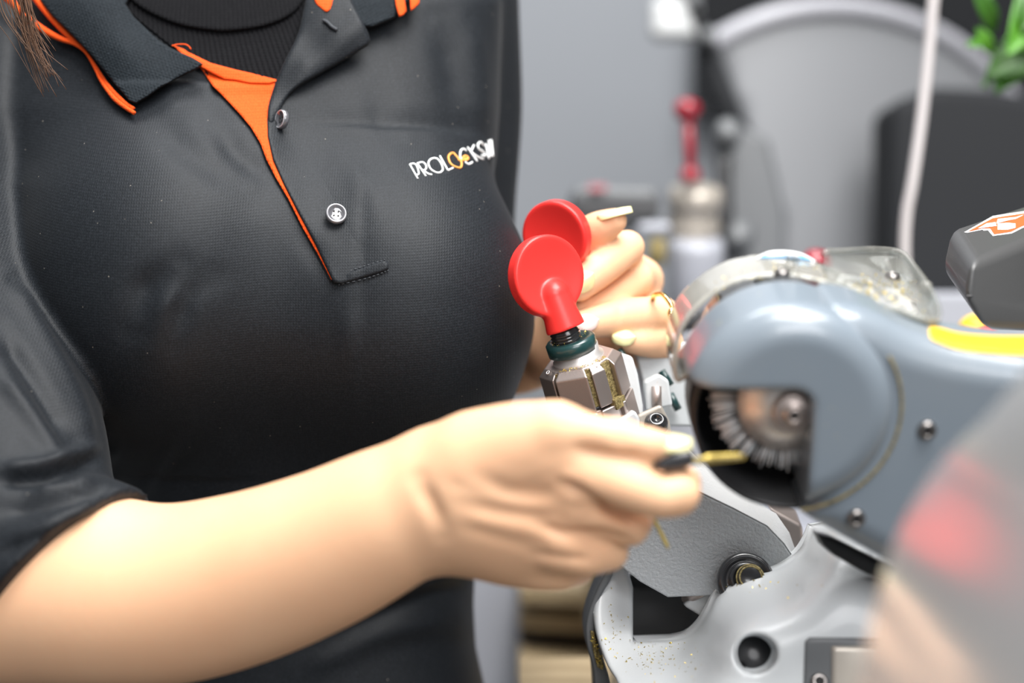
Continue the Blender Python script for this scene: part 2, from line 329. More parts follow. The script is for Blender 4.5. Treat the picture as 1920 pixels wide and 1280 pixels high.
# -- distance fields and their surface
def smin(a, b, k):
    if k <= 0: return np.minimum(a, b)
    h = np.clip(0.5 + 0.5 * (b - a) / k, 0, 1); return b * (1 - h) + a * h - k * h * (1 - h)
class Field:
    def __init__(s, lo, hi, h):
        s.lo = np.array(lo, float); s.h = h; s.n = np.ceil((np.array(hi) - s.lo) / h).astype(int) + 1
        s.F = np.full(s.n, 0.05, np.float32); s.ax = [s.lo[i] + h * np.arange(s.n[i]) for i in range(3)]
    def sl(s, lo, hi):
        a = np.clip(np.floor((np.asarray(lo) - s.lo) / s.h).astype(int), 0, s.n); b = np.clip(np.ceil((np.asarray(hi) - s.lo) / s.h).astype(int) + 1, 0, s.n)
        return tuple(slice(i, j) for i, j in zip(a, b))
    def grid(s, S): return s.ax[0][S[0]][:, None, None], s.ax[1][S[1]][None, :, None], s.ax[2][S[2]][None, None, :]
    def cone(s, a, b, ra, rb, k=0.003, flat=1.0, op='add'):
        a = np.asarray(a, float); b = np.asarray(b, float); R = max(ra, rb) + 0.014
        S = s.sl(np.minimum(a, b) - R, np.maximum(a, b) + R); X, Y, Z = s.grid(S)
        if 0 in s.F[S].shape: return
        ab = b - a; t = np.clip(((X - a[0]) * ab[0] + (Y - a[1]) * ab[1] + (Z - a[2]) * ab[2]) / (ab @ ab + 1e-12), 0, 1)
        dd = np.sqrt((X - a[0] - t * ab[0]) ** 2 + (Y - a[1] - t * ab[1]) ** 2 + ((Z - a[2] - t * ab[2]) * flat) ** 2) - (ra + (rb - ra) * t)
        if op == 'add': s.F[S] = smin(s.F[S], dd, k)
        else: s.F[S] = -smin(-s.F[S], dd, k)
    def chain(s, pts, k=0.003, flat=1.0, op='add'):
        """pts: (px, py, depth, radius in image proportions)"""
        Q_ = catmull(pts, 9) if len(pts) > 2 else np.array([np.array(pts[0]) + (np.array(pts[1]) - np.array(pts[0])) * t for t in (0, 1)], float)
        P = [(Cm(x, y, d), r * KP * d) for x, y, d, r in Q_]; R = max(p[1] for p in P) + .014; A = np.array([p[0] for p in P])
        S = s.sl(A.min(0) - R, A.max(0) + R); X, Y, Z = s.grid(S)
        if 0 in s.F[S].shape: return
        best = np.full(s.F[S].shape, .05, np.float32)
        for (a, ra), (b, rb) in zip(P[:-1], P[1:]):
            r_ = max(ra, rb) + .014; T = s.sl(np.minimum(a, b) - r_, np.maximum(a, b) + r_); T = tuple(slice(max(t.start, u.start), max(min(t.stop, u.stop), max(t.start, u.start))) for t, u in zip(T, S))
            if any(t.stop <= t.start for t in T): continue
            X, Y, Z = s.grid(T); ab = b - a; t = np.clip(((X - a[0]) * ab[0] + (Y - a[1]) * ab[1] + (Z - a[2]) * ab[2]) / (ab @ ab + 1e-12), 0, 1)
            dd = np.sqrt((X - a[0] - t * ab[0]) ** 2 + (Y - a[1] - t * ab[1]) ** 2 + ((Z - a[2] - t * ab[2]) * flat) ** 2) - (ra + (rb - ra) * t)
            L_ = tuple(slice(t_.start - u.start, t_.stop - u.start) for t_, u in zip(T, S)); best[L_] = np.minimum(best[L_], dd)
        if op == 'add': s.F[S] = smin(s.F[S], best, k)
        else: s.F[S] = -smin(-s.F[S], best, k)
    def nets(s, smooth=0):
        F = s.F; In = F < 0; keys = []; pts = []; info = []; n = F.shape; sy, sx = n[2], n[1] * n[2]
        quads = []
        allc = []; allp = []; off = 0
        for ax in range(3):
            A = [slice(None)] * 3; Bq = [slice(None)] * 3; A[ax] = slice(0, -1); Bq[ax] = slice(1, None)
            cr = In[tuple(A)] != In[tuple(Bq)]
            o1, o2 = [(1, 2), (2, 0), (0, 1)][ax]
            idx = np.argwhere(cr); idx = idx[(idx[:, o1] > 0) & (idx[:, o2] > 0) & (idx[:, o1] < n[o1] - 1) & (idx[:, o2] < n[o2] - 1)]
            if not len(idx): continue
            j = idx.copy(); j[:, ax] += 1; fa = F[tuple(idx.T)]; fb = F[tuple(j.T)]; t = fa / (fa - fb)
            p = idx.astype(float); p[:, ax] += t
            cells = []
            for (d1, d2) in ((-1, -1), (0, -1), (0, 0), (-1, 0)):
                c = idx.copy(); c[:, o1] += d1; c[:, o2] += d2; cells.append(c[:, 0] * sx + c[:, 1] * sy + c[:, 2])
            cells = np.stack(cells, 1); flip = ~In[tuple(idx.T)]; cells[flip] = cells[flip][:, ::-1]
            allc.append(cells); allp.append(np.repeat(p, 4, 0))
        cells = np.concatenate(allc); p = np.concatenate(allp); u, inv = np.unique(cells.ravel(), return_inverse=True)
        cnt = np.bincount(inv); V = np.stack([np.bincount(inv, p[:, i]) / cnt for i in range(3)], 1); Q = inv.reshape(-1, 4)
        if smooth:
            e = np.concatenate([Q[:, [0, 1]], Q[:, [1, 2]], Q[:, [2, 3]], Q[:, [3, 0]]]); dg = np.bincount(e.ravel(), minlength=len(V))[:, None]
            for _ in range(smooth):
                for lam in (0.55, -0.57):
                    sm = np.stack([np.bincount(e[:, 0], V[e[:, 1], i], len(V)) + np.bincount(e[:, 1], V[e[:, 0], i], len(V)) for i in range(3)], 1) / dg
                    V = V + lam * (sm - V)
        return s.lo + V * s.h, Q
def normals(V, Q):
    n = np.cross(V[Q[:, 2]] - V[Q[:, 0]], V[Q[:, 3]] - V[Q[:, 1]]); N = np.zeros_like(V)
    for i in range(4):
        for a in range(3): N[:, a] += np.bincount(Q[:, i], n[:, a], len(V))
    return N / (np.linalg.norm(N, axis=1)[:, None] + 1e-12)
def emboss(V, N, marks, thresh=0.1):
    """V, N in camera metres (x, y, depth): push the surface along its normal near drawn lines (folds, tendons, creases)"""
    px = 960 + V[:, 0] / (KP * V[:, 2]); py = 640 - V[:, 1] / (KP * V[:, 2]); P = np.stack([px, py], 1); disp = np.zeros(len(V)); face = np.clip(-N[:, 2] / 0.3, 0, 1)
    for line, wd, amp in marks:
        L = np.array(line, float); lo = L.min(0) - 3 * wd; hi = L.max(0) + 3 * wd
        m = (face > 0) & (P[:, 0] > lo[0]) & (P[:, 0] < hi[0]) & (P[:, 1] > lo[1]) & (P[:, 1] < hi[1]); ii = np.nonzero(m)[0]
        if not len(ii): continue
        C = catmull(line, 5) if len(line) > 2 else np.array(line, float); d = pdist(P[ii], C, False)
        e = np.minimum(1, 0.25 + 0.75 * np.minimum(np.hypot(*(P[ii] - C[0]).T), np.hypot(*(P[ii] - C[-1]).T)) / (2.5 * wd))
        disp[ii] += amp * np.exp(-(d / wd) ** 2) * e
    return V + N * (disp * face)[:, None]
def poly_sdf(X, Z, poly):
    sh = np.broadcast(X, Z).shape; P = np.stack([np.broadcast_to(X, sh).ravel(), np.broadcast_to(Z, sh).ravel()], 1)
    d = pdist(P, poly); d[inside(P, poly)] *= -1; return d.reshape(sh)
def round_extrude(sd, w, r):
    a = sd + r; b = w + r; return np.minimum(np.maximum(a, b), 0) + np.sqrt(np.maximum(a, 0) ** 2 + np.maximum(b, 0) ** 2) - r

# =================================================================== ROOM
def slab(name, lo, hi, m, kind='structure'):
    lo = np.array(lo, float); hi = np.array(hi, float); V, F = box((lo + hi) / 2, WAX, (hi - lo) / 2)
    return tag(make(name, V, F, m, None, False), kind=kind)
slab('floor', (-2.2, -1.5, -0.05), (2.4, 2.06, 0), 'floor')
slab('wall_back', (-2.2, 2.0, 0), (2.4, 2.06, 2.7), 'wall')

# =================================================================== PERSON
SK = Field((-0.285, -0.16, 0.535), (0.105, 0.25, 0.97), 0.00155)
# right arm (on the left of the picture): shoulder, elbow, forearm, wrist
SK.chain([(-40, 160, .84, 150), (-90, 650, .76, 150), (-125, 960, .70, 165), (-60, 1085, .687, 180), (120, 1102, .675, 184), (300, 1114, .662, 170), (450, 1086, .65, 161), (600, 1033, .636, 149), (720, 975, .625, 136), (800, 938, .62, 124), (860, 922, .615, 116)], 0.012)
# palm and metacarpals
SK.chain([(850, 905, .617, 100), (950, 860, .604, 84), (1040, 850, .599, 64)], 0.012)
SK.chain([(850, 930, .617, 100), (960, 940, .610, 84), (1060, 935, .603, 60)], 0.012)
SK.chain([(860, 950, .620, 92), (960, 985, .616, 80), (1050, 1010, .608, 56)], 0.012)
SK.chain([(860, 965, .625, 88), (950, 1020, .625, 74), (1010, 1054, .622, 50)], 0.012)
# thumb
SK.chain([(900, 850, .604, 70), (985, 815, .596, 56), (1042, 803, .592, 47)], 0.012)
SK.chain([(1042, 803, .592, 47), (1125, 815, .588, 36), (1160, 820, .588, 34)], 0.004)
SK.chain([(1160, 823, .588, 35), (1210, 832, .588, 33), (1262, 838, .590, 23)], 0.003)
# index finger, bent at the middle joint
SK.chain([(1040, 868, .598, 62), (1110, 887, .593, 56), (1185, 913, .589, 48), (1235, 931, .589, 41), (1269, 924, .591, 42)], 0.005)
SK.chain([(1269, 924, .591, 42), (1284, 902, .606, 29), (1245, 900, .624, 30), (1190, 890, .63, 28)], 0.002)
# middle, ring and little finger curled beneath
SK.chain([(1068, 942, .602, 55), (1120, 962, .602, 46), (1178, 983, .606, 40)], 0.002)
SK.chain([(1178, 983, .606, 40), (1190, 965, .628, 34), (1130, 930, .642, 32)], 0.002)
SK.chain([(1045, 1016, .607, 56), (1095, 1034, .608, 46), (1140, 1032, .614, 37)], 0.002)
SK.chain([(1140, 1032, .614, 37), (1145, 1010, .636, 32), (1090, 975, .648, 30)], 0.002)
SK.chain([(1005, 1052, .62, 52), (1048, 1064, .620, 43), (1082, 1062, .628, 33)], 0.002)
SK.chain([(1082, 1062, .628, 33), (1086, 1040, .645, 29), (1040, 1005, .655, 28)], 0.002)
# left arm and hand behind the vise
SK.chain([(-40, 160, .84, 140), (300, 60, .90, 140), (620, 30, .90, 130), (880, 120, .895, 55)], 0.03)
SK.chain([(450, 60, .90, 120), (450, -140, .90, 150)], 0.03)
SK.chain([(880, 120, .895, 55), (880, 400, .91, 60), (870, 640, .92, 50), (940, 690, .89, 50), (1010, 675, .86, 50), (1060, 640, .845, 52)], 0.015)
SK.chain([(1060, 640, .845, 52), (1120, 580, .84, 46), (1165, 500, .83, 34)], 0.012)
SK.chain([(1060, 650, .845, 50), (1130, 600, .84, 44), (1205, 525, .825, 36)], 0.012)
SK.chain([(1060, 660, .845, 46), (1150, 630, .835, 42), (1222, 590, .815, 32)], 0.012)
SK.chain([(1060, 670, .845, 44), (1150, 660, .83, 36), (1228, 655, .805, 30)], 0.012)
SK.chain([(1060, 600, .84, 44), (1075, 520, .81, 40), (1085, 455, .785, 37)], 0.01)
SK.chain([(1085, 455, .785, 37), (1120, 431, .775, 34), (1152, 414, .77, 24)], 0.003)       # thumb
SK.chain([(1165, 500, .83, 34), (1176, 464, .785, 31)], 0.004); SK.chain([(1176, 464, .785, 32), (1130, 500, .772, 34), (1085, 538, .765, 28)], 0.0015)
SK.chain([(1205, 525, .825, 36), (1192, 522, .80, 33)], 0.004); SK.chain([(1192, 522, .80, 33), (1140, 558, .785, 33), (1085, 582, .775, 26)], 0.0015)
SK.chain([(1222, 590, .815, 32), (1238, 590, .785, 34)], 0.004); SK.chain([(1238, 590, .785, 35), (1165, 595, .775, 35), (1092, 608, .765, 27)], 0.0015)
SK.chain([(1228, 655, .805, 30), (1250, 645, .785, 31)], 0.004); SK.chain([(1250, 645, .785, 31), (1200, 640, .777, 27), (1163, 634, .773, 20)], 0.0015)
V, Q = SK.nets(9); N_ = normals(V, Q)
V = emboss(V, N_, [
    ([(830, 900), (930, 930), (1010, 900), (1085, 868)], 11, -0.0004),
    ([(1085, 842), (1140, 853), (1200, 860)], 8, -0.0020),
    ([(1050, 905), (1090, 925), (1140, 955), (1190, 978)], 9, -0.0030),       # crease under the index finger
    ([(1010, 985), (1060, 1000), (1120, 1000), (1180, 1015)], 9, -0.0022),
    ([(1000, 1040), (1060, 1045), (1110, 1050)], 8, -0.0016),
    ([(900, 895), (980, 925), (1050, 915)], 14, -0.0011),
    ([(880, 945), (960, 960), (1040, 975)], 14, -0.0009),
    ([(870, 985), (940, 1010), (1010, 1030)], 12, -0.0007),
    ([(880, 920), (970, 945), (1060, 945)], 14, 0.0007),
    ([(860, 965), (950, 985), (1045, 1000)], 14, 0.0007),
    ([(785, 900), (815, 960), (830, 1000)], 16, -0.0022), ([(1080, 950), (1105, 964)], 20, 0.0026), ([(1045, 1018), (1068, 1030)], 18, 0.0020),
    ([(1150, 800), (1152, 835)], 5, -0.0005), ([(1165, 800), (1168, 840)], 5, -0.0005),
    ([(1120, 470), (1140, 500)], 5, -0.0005), ([(1160, 570), (1165, 610)], 5, -0.0005),
])
N_ = normals(V, Q); SKV, SKQ = V, Q
person = make('person', c2w(V), Q[:, ::-1].copy(), 'skin', None, True, False, loc=W(480, 1280, .82) * [1, 1, 0])
tag(person, 'person in a black polo shirt holding a small brass key in front of the machine', 'person')
skin_d = Surf(c2w(V), Q)

def nail(c, t, n, wd, ln, m='nail', curve=0.5, label=None):
    t = np.asarray(t, float); t = t / np.linalg.norm(t); n = np.asarray(n, float); n = n - (n @ t) * t; n /= np.linalg.norm(n); s = np.cross(t, n); V = []; nu, nv = 9, 13
    for side in (0, 1):
        for j in range(nv):
            v = j / (nv - 1) * 2 - 1; ww = wd * (1 - 0.45 * abs(v) ** 4) * (0.80 + 0.2 * (1 - abs(v)))
            if v < 0: ww *= math.sqrt(max(0.05, 1 - (abs(v)) ** 3.0))
            for i in range(nu):
                q = i / (nu - 1) * 2 - 1; x = q * ww; z = -curve * wd * q * q - 0.10 * ln * v * v - side * 0.0006
                V.append(np.asarray(c) + s * x + t * (v * ln) + n * z)
    F = []; o = nu * nv
    for j in range(nv - 1):
        for i in range(nu - 1):
            a = j * nu + i; F += [[a, a + 1, a + nu + 1, a + nu], [o + a, o + a + nu, o + a + nu + 1, o + a + 1]]
    for j in range(nv - 1):
        for i in (0, nu - 1): a = j * nu + i; F.append([a, a + nu, o + a + nu, o + a])
    for i in range(nu - 1):
        for j in (0, nv - 1): a = j * nu + i; F.append([a, a + 1, o + a + 1, o + a])
    ob = make('fingernail', V, F, m, person)
    if label: ob['label'] = label
    return ob
nail(W(1255, 819, .5862), vdir(1, -0.04, 0.0), vdir(0.05, 0.80, 0.60), 0.0048, 0.0078, label='long pale yellow thumbnail of the hand with the key')
nail(W(1150, 392, .7665), vdir(1, 0.28, 0), vdir(-0.25, 0.93, 0.22), 0.0046, 0.0080, label='pale yellow thumbnail pointing up behind the red knob')
nail(W(1096, 528, .756), vdir(-0.7, -0.65, 0), vdir(0.1, -0.1, 1), 0.0050, 0.0058)
nail(W(1100, 600, .757), vdir(-1, -0.15, 0.1), vdir(-0.1, 0.4, 0.9), 0.0045, 0.0058, 'nail_pink', label='pale pink nail')
nail(W(1171, 630, .766), vdir(-1, 0.05, 0), vdir(-0.1, 0.3, 0.95), 0.0040, 0.0055)
# ring on the ring finger
u, v, a = frame(vdir(1, 0.06, -0.35)); cc = W(1243, 590, .785)
P = [cc + (u * math.cos(t) + v * math.sin(t)) * 0.0092 for t in np.linspace(0, 2 * math.pi, 40)]
cc2 = W(1256, 577, .775)
ring_pts = [W(1225, 556, .775), W(1240, 551, .768), W(1252, 562, .763), W(1262, 578, .762), W(1266, 596, .764), W(1262, 606, .775), W(1250, 600, .80), W(1235, 575, .80), W(1225, 556, .775)]
ring = make('finger_ring', *join(tube(catmull(ring_pts[:-1], 6, True).tolist() + [ring_pts[0]], 0.0011, 8), lathe(W(1262, 588, .7615), vdir(.6, .1, .8), [(0.0005, -.001), (0.003, -.0005), (0.0034, .0006), (0.0022, .0018), (0.0004, .0022)], 12)), 'gold', person)
ring['label'] = 'gold ring with a small cluster'

# ---- polo shirt
SH = Field((-0.33, -0.29, 0.60), (0.03, 0.27, 1.01), 0.0022)
X, Y, D = SH.grid(tuple(slice(None) for _ in range(3)))
px = 960 + X / (KP * D); py = 640 - Y / (KP * D)
rows = np.array([  # py, left, right, front depth, half thickness
    (-260, 250, 700, .85, .055), (-120, 0, 880, .80, .075), (0, -150, 962, .780, .085), (200, -160, 962, .756, .10), (300, -130, 955, .748, .103), (350, -120, 944, .743, .105), (420, -60, 945, .740, .11),
    (520, 0, 962, .740, .112), (620, 60, 978, .742, .112), (745, 110, 975, .754, .105), (900, 160, 938, .774, .095), (1050, 190, 906, .785, .09), (1130, 195, 902, .787, .09), (1210, 190, 906, .787, .09), (1290, 180, 925, .785, .095), (1500, 170, 960, .785, .10)])
def rr(i): return np.interp(py, rows[:, 0], rows[:, i])
xl, xr, fd, ht = rr(1), rr(2), rr(3), rr(4)
mpx = KP * (fd + ht * .5)
cx = (xl + xr) / 2; a_ = (xr - xl) / 2 * mpx; dx = (px - cx) * KP * D
q = (np.abs(dx / a_) ** 2.4 + np.abs((D - (fd + ht)) / ht) ** 2.4) ** (1 / 2.4)
SH.F = ((q - 1) * np.minimum(a_, ht)).astype(np.float32); del q
for c, R, fl in ((Cm(330, 520, .772), .070, 1.0), (Cm(742, 565, .776), .061, 1.0)): SH.cone(c, c + np.array([0.0, -.004, 0]), R, R, 0.035, fl)
SL = Field(SH.lo, SH.lo + (SH.n - 1.5) * SH.h, SH.h); assert (SL.n == SH.n).all()
SL.chain([(-60, 60, .82, 160), (-100, 350, .79, 190), (-75, 650, .745, 212), (-30, 830, .712, 222), (0, 965, .69, 218), (60, 1060, .678, 212), (160, 1100, .668, 206)], 0.01)
nrm = np.array([0.72, -0.62, -0.30]); nrm /= np.linalg.norm(nrm); p0 = Cm(118, 1052, .66)
cut = (X - p0[0]) * nrm[0] + (Y - p0[1]) * nrm[1] + (D - p0[2]) * nrm[2]
SL.F = np.maximum(SL.F, cut.astype(np.float32))
SH.F = smin(SH.F, SL.F, 0.006)
SH.chain([(860, 0, .88, 112), (880, 200, .885, 99), (880, 400, .885, 86), (880, 620, .90, 80)], 0.012)
SH.F = np.maximum(SH.F, ((-0.285 + 0.004) - Y).astype(np.float32) + 0 * SH.F)
V, Q = SH.nets(2); N_ = normals(V, Q)
V = emboss(V, N_, [
    ([(0, 480), (70, 590), (140, 700), (195, 800), (212, 880)], 26, -0.002),
    ([(250, 610), (275, 540), (335, 505)], 30, -0.0036), ([(330, 640), (350, 560), (400, 520)], 22, -0.0022),
    ([(285, 640), (310, 570), (360, 540)], 24, 0.0012),
    ([(20, 520), (80, 620), (150, 740), (180, 840)], 20, 0.004), ([(0, 620), (70, 720), (130, 820)], 18, -0.004), ([(0, 700), (60, 780), (120, 870)], 16, 0.0025),
    ([(0, 900), (80, 895), (150, 870), (205, 850)], 12, -0.0045), ([(0, 880), (80, 872), (150, 850), (200, 830)], 12, 0.004),
    ([(10, 960), (90, 945), (160, 925), (215, 915)], 12, -0.0035), ([(60, 925), (130, 915), (190, 890)], 9, 0.003),
    ([(20, 1010), (110, 975), (190, 940)], 10, 0.002), ([(0, 1040), (80, 1000)], 10, -0.002),
    ([(290, 900), (330, 850), (360, 800)], 18, 0.0025), ([(260, 930), (300, 870), (335, 810)], 14, -0.002), ([(400, 900), (430, 850), (470, 800)], 22, 0.0018),
    ([(700, 1130), (800, 1085), (890, 1060)], 16, 0.0025), ([(640, 1190), (760, 1130), (880, 1100)], 14, -0.002), ([(560, 1260), (720, 1190), (850, 1160)], 20, 0.002),
    ([(270, 215), (380, 300), (480, 350)], 30, -0.0020), ([(400, 230), (450, 290), (520, 330)], 22, -0.0025), ([(560, 420), (590, 470), (620, 520)], 20, -0.0015),
    ([(820, 40), (845, 130), (860, 220)], 26, -0.002), ([(880, 30), (900, 160), (900, 260)], 22, 0.0018), ([(700, 130), (720, 220), (770, 260)], 30, -0.0015),
    ([(650, 300), (690, 360), (700, 430)], 24, 0.0012), ([(640, 560), (655, 620), (650, 700)], 22, 0.0012),
])
shirt = make('polo_shirt', c2w(V), Q[:, ::-1].copy(), 'shirt', person, True, False)
shirt['label'] = 'black short-sleeved polo shirt with orange lining'
sd = Surf(c2w(V), Q)
def on(off=0.0, fn=None): return lambda x, y: sd(x, y, off) + (fn(x, y) if fn else 0)

# undershirt (ribbed turtleneck)
bib = catmull([(190, -40), (240, 20), (300, 70), (350, 105), (430, 135), (518, 156), (530, 150), (545, 100), (575, 40), (600, -40)], 4, False)
bibo = patch('turtleneck', bib, lambda x, y: sd(x, y, 0.0012) + 0.00045 * np.sin(2 * np.pi * (x + 0.0 * y - (y - 60) * 0.30 * (x - 300) / 200) / 9.4), 0.002, 'under', person, res=2.7)
bibo['label'] = 'black ribbed turtleneck under the polo shirt'
roll = catmull([(225, -45), (250, 5), (320, 42), (390, 57), (440, 58), (510, 45), (560, 15), (590, -45)], 4, False)
ro = patch('neck_roll', roll, lambda x, y: sd(x, y, 0.0045) + 0.00035 * np.sin(2 * np.pi * (x - (y) * 0.20 * (x - 400) / 160) / 8.0) + 0.00001 * np.abs(y - 50), 0.003, 'under', bibo, res=2.7, edge=(8, 0.002))
# orange placket lining
lin = [(322, 84), (345, 92), (380, 118), (430, 130), (475, 138), (522, 150), (520, 175), (512, 205), (508, 235), (512, 270), (526, 312), (545, 355), (575, 415), (605, 475), (628, 528), (621, 524), (598, 480), (568, 428), (540, 372), (518, 335), (500, 300), (488, 268), (470, 238), (448, 212), (420, 182), (398, 160), (380, 132), (352, 104)]
def lfn(x, y): return 0.0011 * np.sin((y - 120) / 9.0) * (y < 175) * (x > 380)
patch('placket_lining', lin, on(0.0020, lfn), 0.0012, 'orange', shirt, res=5)['label'] = 'bright orange lining showing in the open placket'
patch('placket_lining', [(330, 90), (350, 96), (395, 118), (440, 130), (475, 138), (520, 152), (505, 157), (470, 156), (440, 150), (420, 148), (395, 136), (370, 122), (345, 108)], on(0.0045), 0.0012, 'orange', shirt, res=5, edge=(6, .001))
# right front edge (left of the opening): a thin turned edge
def ribbon(name, pts, rad, m, parent, off=0.001, seg=8, n=5, closed=False):
    C = catmull(pts, n, closed); d = sd(C[:, 0], C[:, 1], off); return make(name, *tube(W(C[:, 0], C[:, 1], d), rad, seg), m, parent)
ribbon('placket_edge', [(380, 128), (420, 180), (448, 210), (472, 240), (490, 272), (500, 300), (520, 338), (545, 382), (572, 432), (600, 484), (622, 527)], 0.0008, 'shirt', shirt, 0.0003)
# wearer's left front, overlapping: thick at its edge, fading into the chest
flap = [(518, 150), (508, 190), (501, 222), (502, 255), (512, 300), (532, 345), (560, 400), (592, 460), (625, 530), (640, 532), (730, 510), (728, 480), (700, 400), (660, 300), (620, 200), (600, 130), (560, 130)]
fl_edge = np.array([(518, 150), (508, 190), (501, 222), (502, 255), (512, 300), (532, 345), (560, 400), (592, 460), (625, 530)], float)
def flap_off(x, y):
    d = pdist(np.stack([np.atleast_1d(x), np.atleast_1d(y)], 1), fl_edge, False); o = 0.0042 * np.exp(-(d / 42) ** 1.3) - 0.0006; return -o
patch('placket', flap, on(0.0, flap_off), 0.0012, 'shirt', shirt, res=7, edge=(7, 0.0012))
# box stitch at the foot of the placket
patch('placket_tab', catmull([(634, 516), (660, 508), (700, 494), (724, 488), (729, 500), (722, 508), (690, 518), (650, 530), (634, 532), (629, 524)], 3, True), on(0.0018), 0.002, 'shirt', shirt, res=5, edge=(6, 0.0014))
st = []
for line in ([(636, 514), (680, 500), (724, 486)], [(634, 534), (690, 521), (730, 506)]):
    C = catmull(line, 6)
    for i in range(len(C) - 1):
        a, b = C[i], C[i] + (C[i + 1] - C[i]) * 0.6; st.append(tube(W([a[0], b[0]], [a[1], b[1]], sd([a[0], b[0]], [a[1], b[1]], 0.0008)), 0.0003, 5))
make('stitching', *join(*st), 'black_thread', shirt)['kind'] = 'stuff'
# turned-out lapel of the open placket (right of the opening)
lap = catmull([(585, -30), (640, -30), (668, 20), (694, 74), (670, 96), (640, 115), (600, 138), (562, 160), (540, 180), (526, 205), (512, 232), (503, 226), (503, 200), (512, 168), (519, 148), (536, 110), (560, 60)], 3, True)
lapd = tps([(590, -20, .012), (560, 55, .010), (520, 150, .008), (504, 215, .004), (530, 190, .004), (600, 130, .008), (640, 100, .011), (690, 74, .014), (650, 30, .016), (620, 60, .015), (570, 120, .011)])
lapo = patch('lapel', lap, lambda x, y: sd(x, y) - lapd(x, y) + .0008 * np.sin((x + y) / 17), 0.0016, 'shirt', shirt, res=7, edge=(8, 0.0014))
C = catmull([(606, 38), (614, 42), (622, 50), (632, 56)], 4); make('buttonhole', *tube(W(C[:, 0], C[:, 1], sd(C[:, 0], C[:, 1]) - lapd(C[:, 0], C[:, 1]) - .0005), [.0008] * len(C), 7), 'black_thread', shirt)
patch('lapel_lining', catmull([(588, -30), (590, 2), (602, 16), (613, 22), (622, 10), (625, -30)], 3, True), lambda x, y: sd(x, y) - lapd(x, y) - .0015, 0.0012, 'orange', shirt, res=5, edge=(5, .001))['label'] = 'orange lining tip above the buttonhole'
# collar leaves
cl = catmull([(95, -45), (250, -45), (235, 8), (268, 48), (300, 78), (335, 97), (379, 119), (350, 136), (300, 163), (254, 193), (232, 176), (205, 145), (172, 104), (130, 60), (75, 0)], 2, True)
cld = tps([(100, -30, .014), (230, -30, .010), (260, 50, .010), (330, 96, .009), (378, 119, .011), (300, 163, .012), (254, 192, .010), (170, 104, .013), (80, 0, .013), (230, 90, .016), (170, 20, .017)])
co = patch('collar', cl, lambda x, y: sd(x, y) - cld(x, y) + 0.00022 * np.sin(2 * np.pi * (y * 0.92 - x * 0.30) / 5.6), 0.0022, 'collar', shirt, res=2.6, edge=(6, .0012)); co['label'] = 'ribbed black collar leaf edged with orange piping'
for pts, r in (([(8, -8), (30, 12), (52, 34), (80, 55), (112, 72), (140, 82), (160, 98), (176, 124), (190, 152), (214, 184), (236, 202), (252, 212)], 0.0016), ([(55, -20), (84, 18), (110, 48), (138, 76), (160, 96), (182, 128), (204, 162), (230, 190), (250, 204)], 0.0017)):
    C = catmull(pts, 5); off = np.interp(C[:, 1], [0, 100, 200], [.009, .007, .005]); rad = np.interp(C[:, 1], [0, 60, 100, 140, 185, 215], [1.9, 1.6, .6, .7, 1.2, .9]) * .001
    make('piping', *tube(W(C[:, 0], C[:, 1], sd(C[:, 0], C[:, 1]) - off), rad, 8), 'orange', shirt)['label'] = 'orange piping under the collar edge'
cr = catmull([(628, -40), (790, -40), (745, 20), (738, 32), (712, 44), (690, 50), (672, 42), (660, 20)], 3, True)
patch('collar', cr, lambda x, y: sd(x, y) - .012 + 0.0002 * np.sin(2 * np.pi * (y * .95 + x * .3) / 5.6), 0.0022, 'collar', shirt, res=2.8, edge=(6, .0012))['label'] = 'far collar leaf cut off by the top edge'
for poly in ([(737, -40), (752, -40), (762, 20), (756, 28), (748, 31), (742, 10)], [(765, -40), (790, -40), (786, 6), (776, 16), (770, 20), (769, 4)]):
    patch('collar_stripe', poly, lambda x, y: sd(x, y) - .0145, 0.0012, 'orange', shirt, res=5, edge=(4, .0008))['label'] = 'orange stripe on the collar'
# loose orange threads
C = catmull([(322, 86), (335, 83), (350, 84), (358, 92)], 5); make('loose_thread', *tube(W(C[:, 0], C[:, 1], sd(C[:, 0], C[:, 1]) - .006), .0003, 5), 'orange', shirt)
# buttons
def button(px_, py_, n, r, off):
    c = W(px_, py_, float(sd(px_, py_)[0]) - off)
    b = make('button', *lathe(c, n, [(r * .95, -.001), (r, -.0003), (r, .0006), (r * .93, .0013), (r * .78, .0014), (r * .66, .0006), (r * .5, .0004), (r * .3, .0004)], 32), 'button', shirt)
    u, v, a = frame(n); hv = []
    for s in (-1, 1):
        for q_ in (-1, 1): hv.append(lathe(c + a * .0003 + (u * s + v * q_) * r * .2, n, [(.0004, 0), (.0004, .0003)], 8))
    make('button_hole', *join(*hv), 'black', shirt)
    make('button_rim', *tube([c + a * .0012 + (u * math.cos(t) + v * math.sin(t)) * r * .85 for t in np.linspace(0, 2 * math.pi, 33)], .0004, 6, False), 'button_rim', shirt)
button(630, 401, vdir(.25, .30, .9), .0046, .0038)
button(529, 224, vdir(-.75, .1, .6), .0044, .0055)
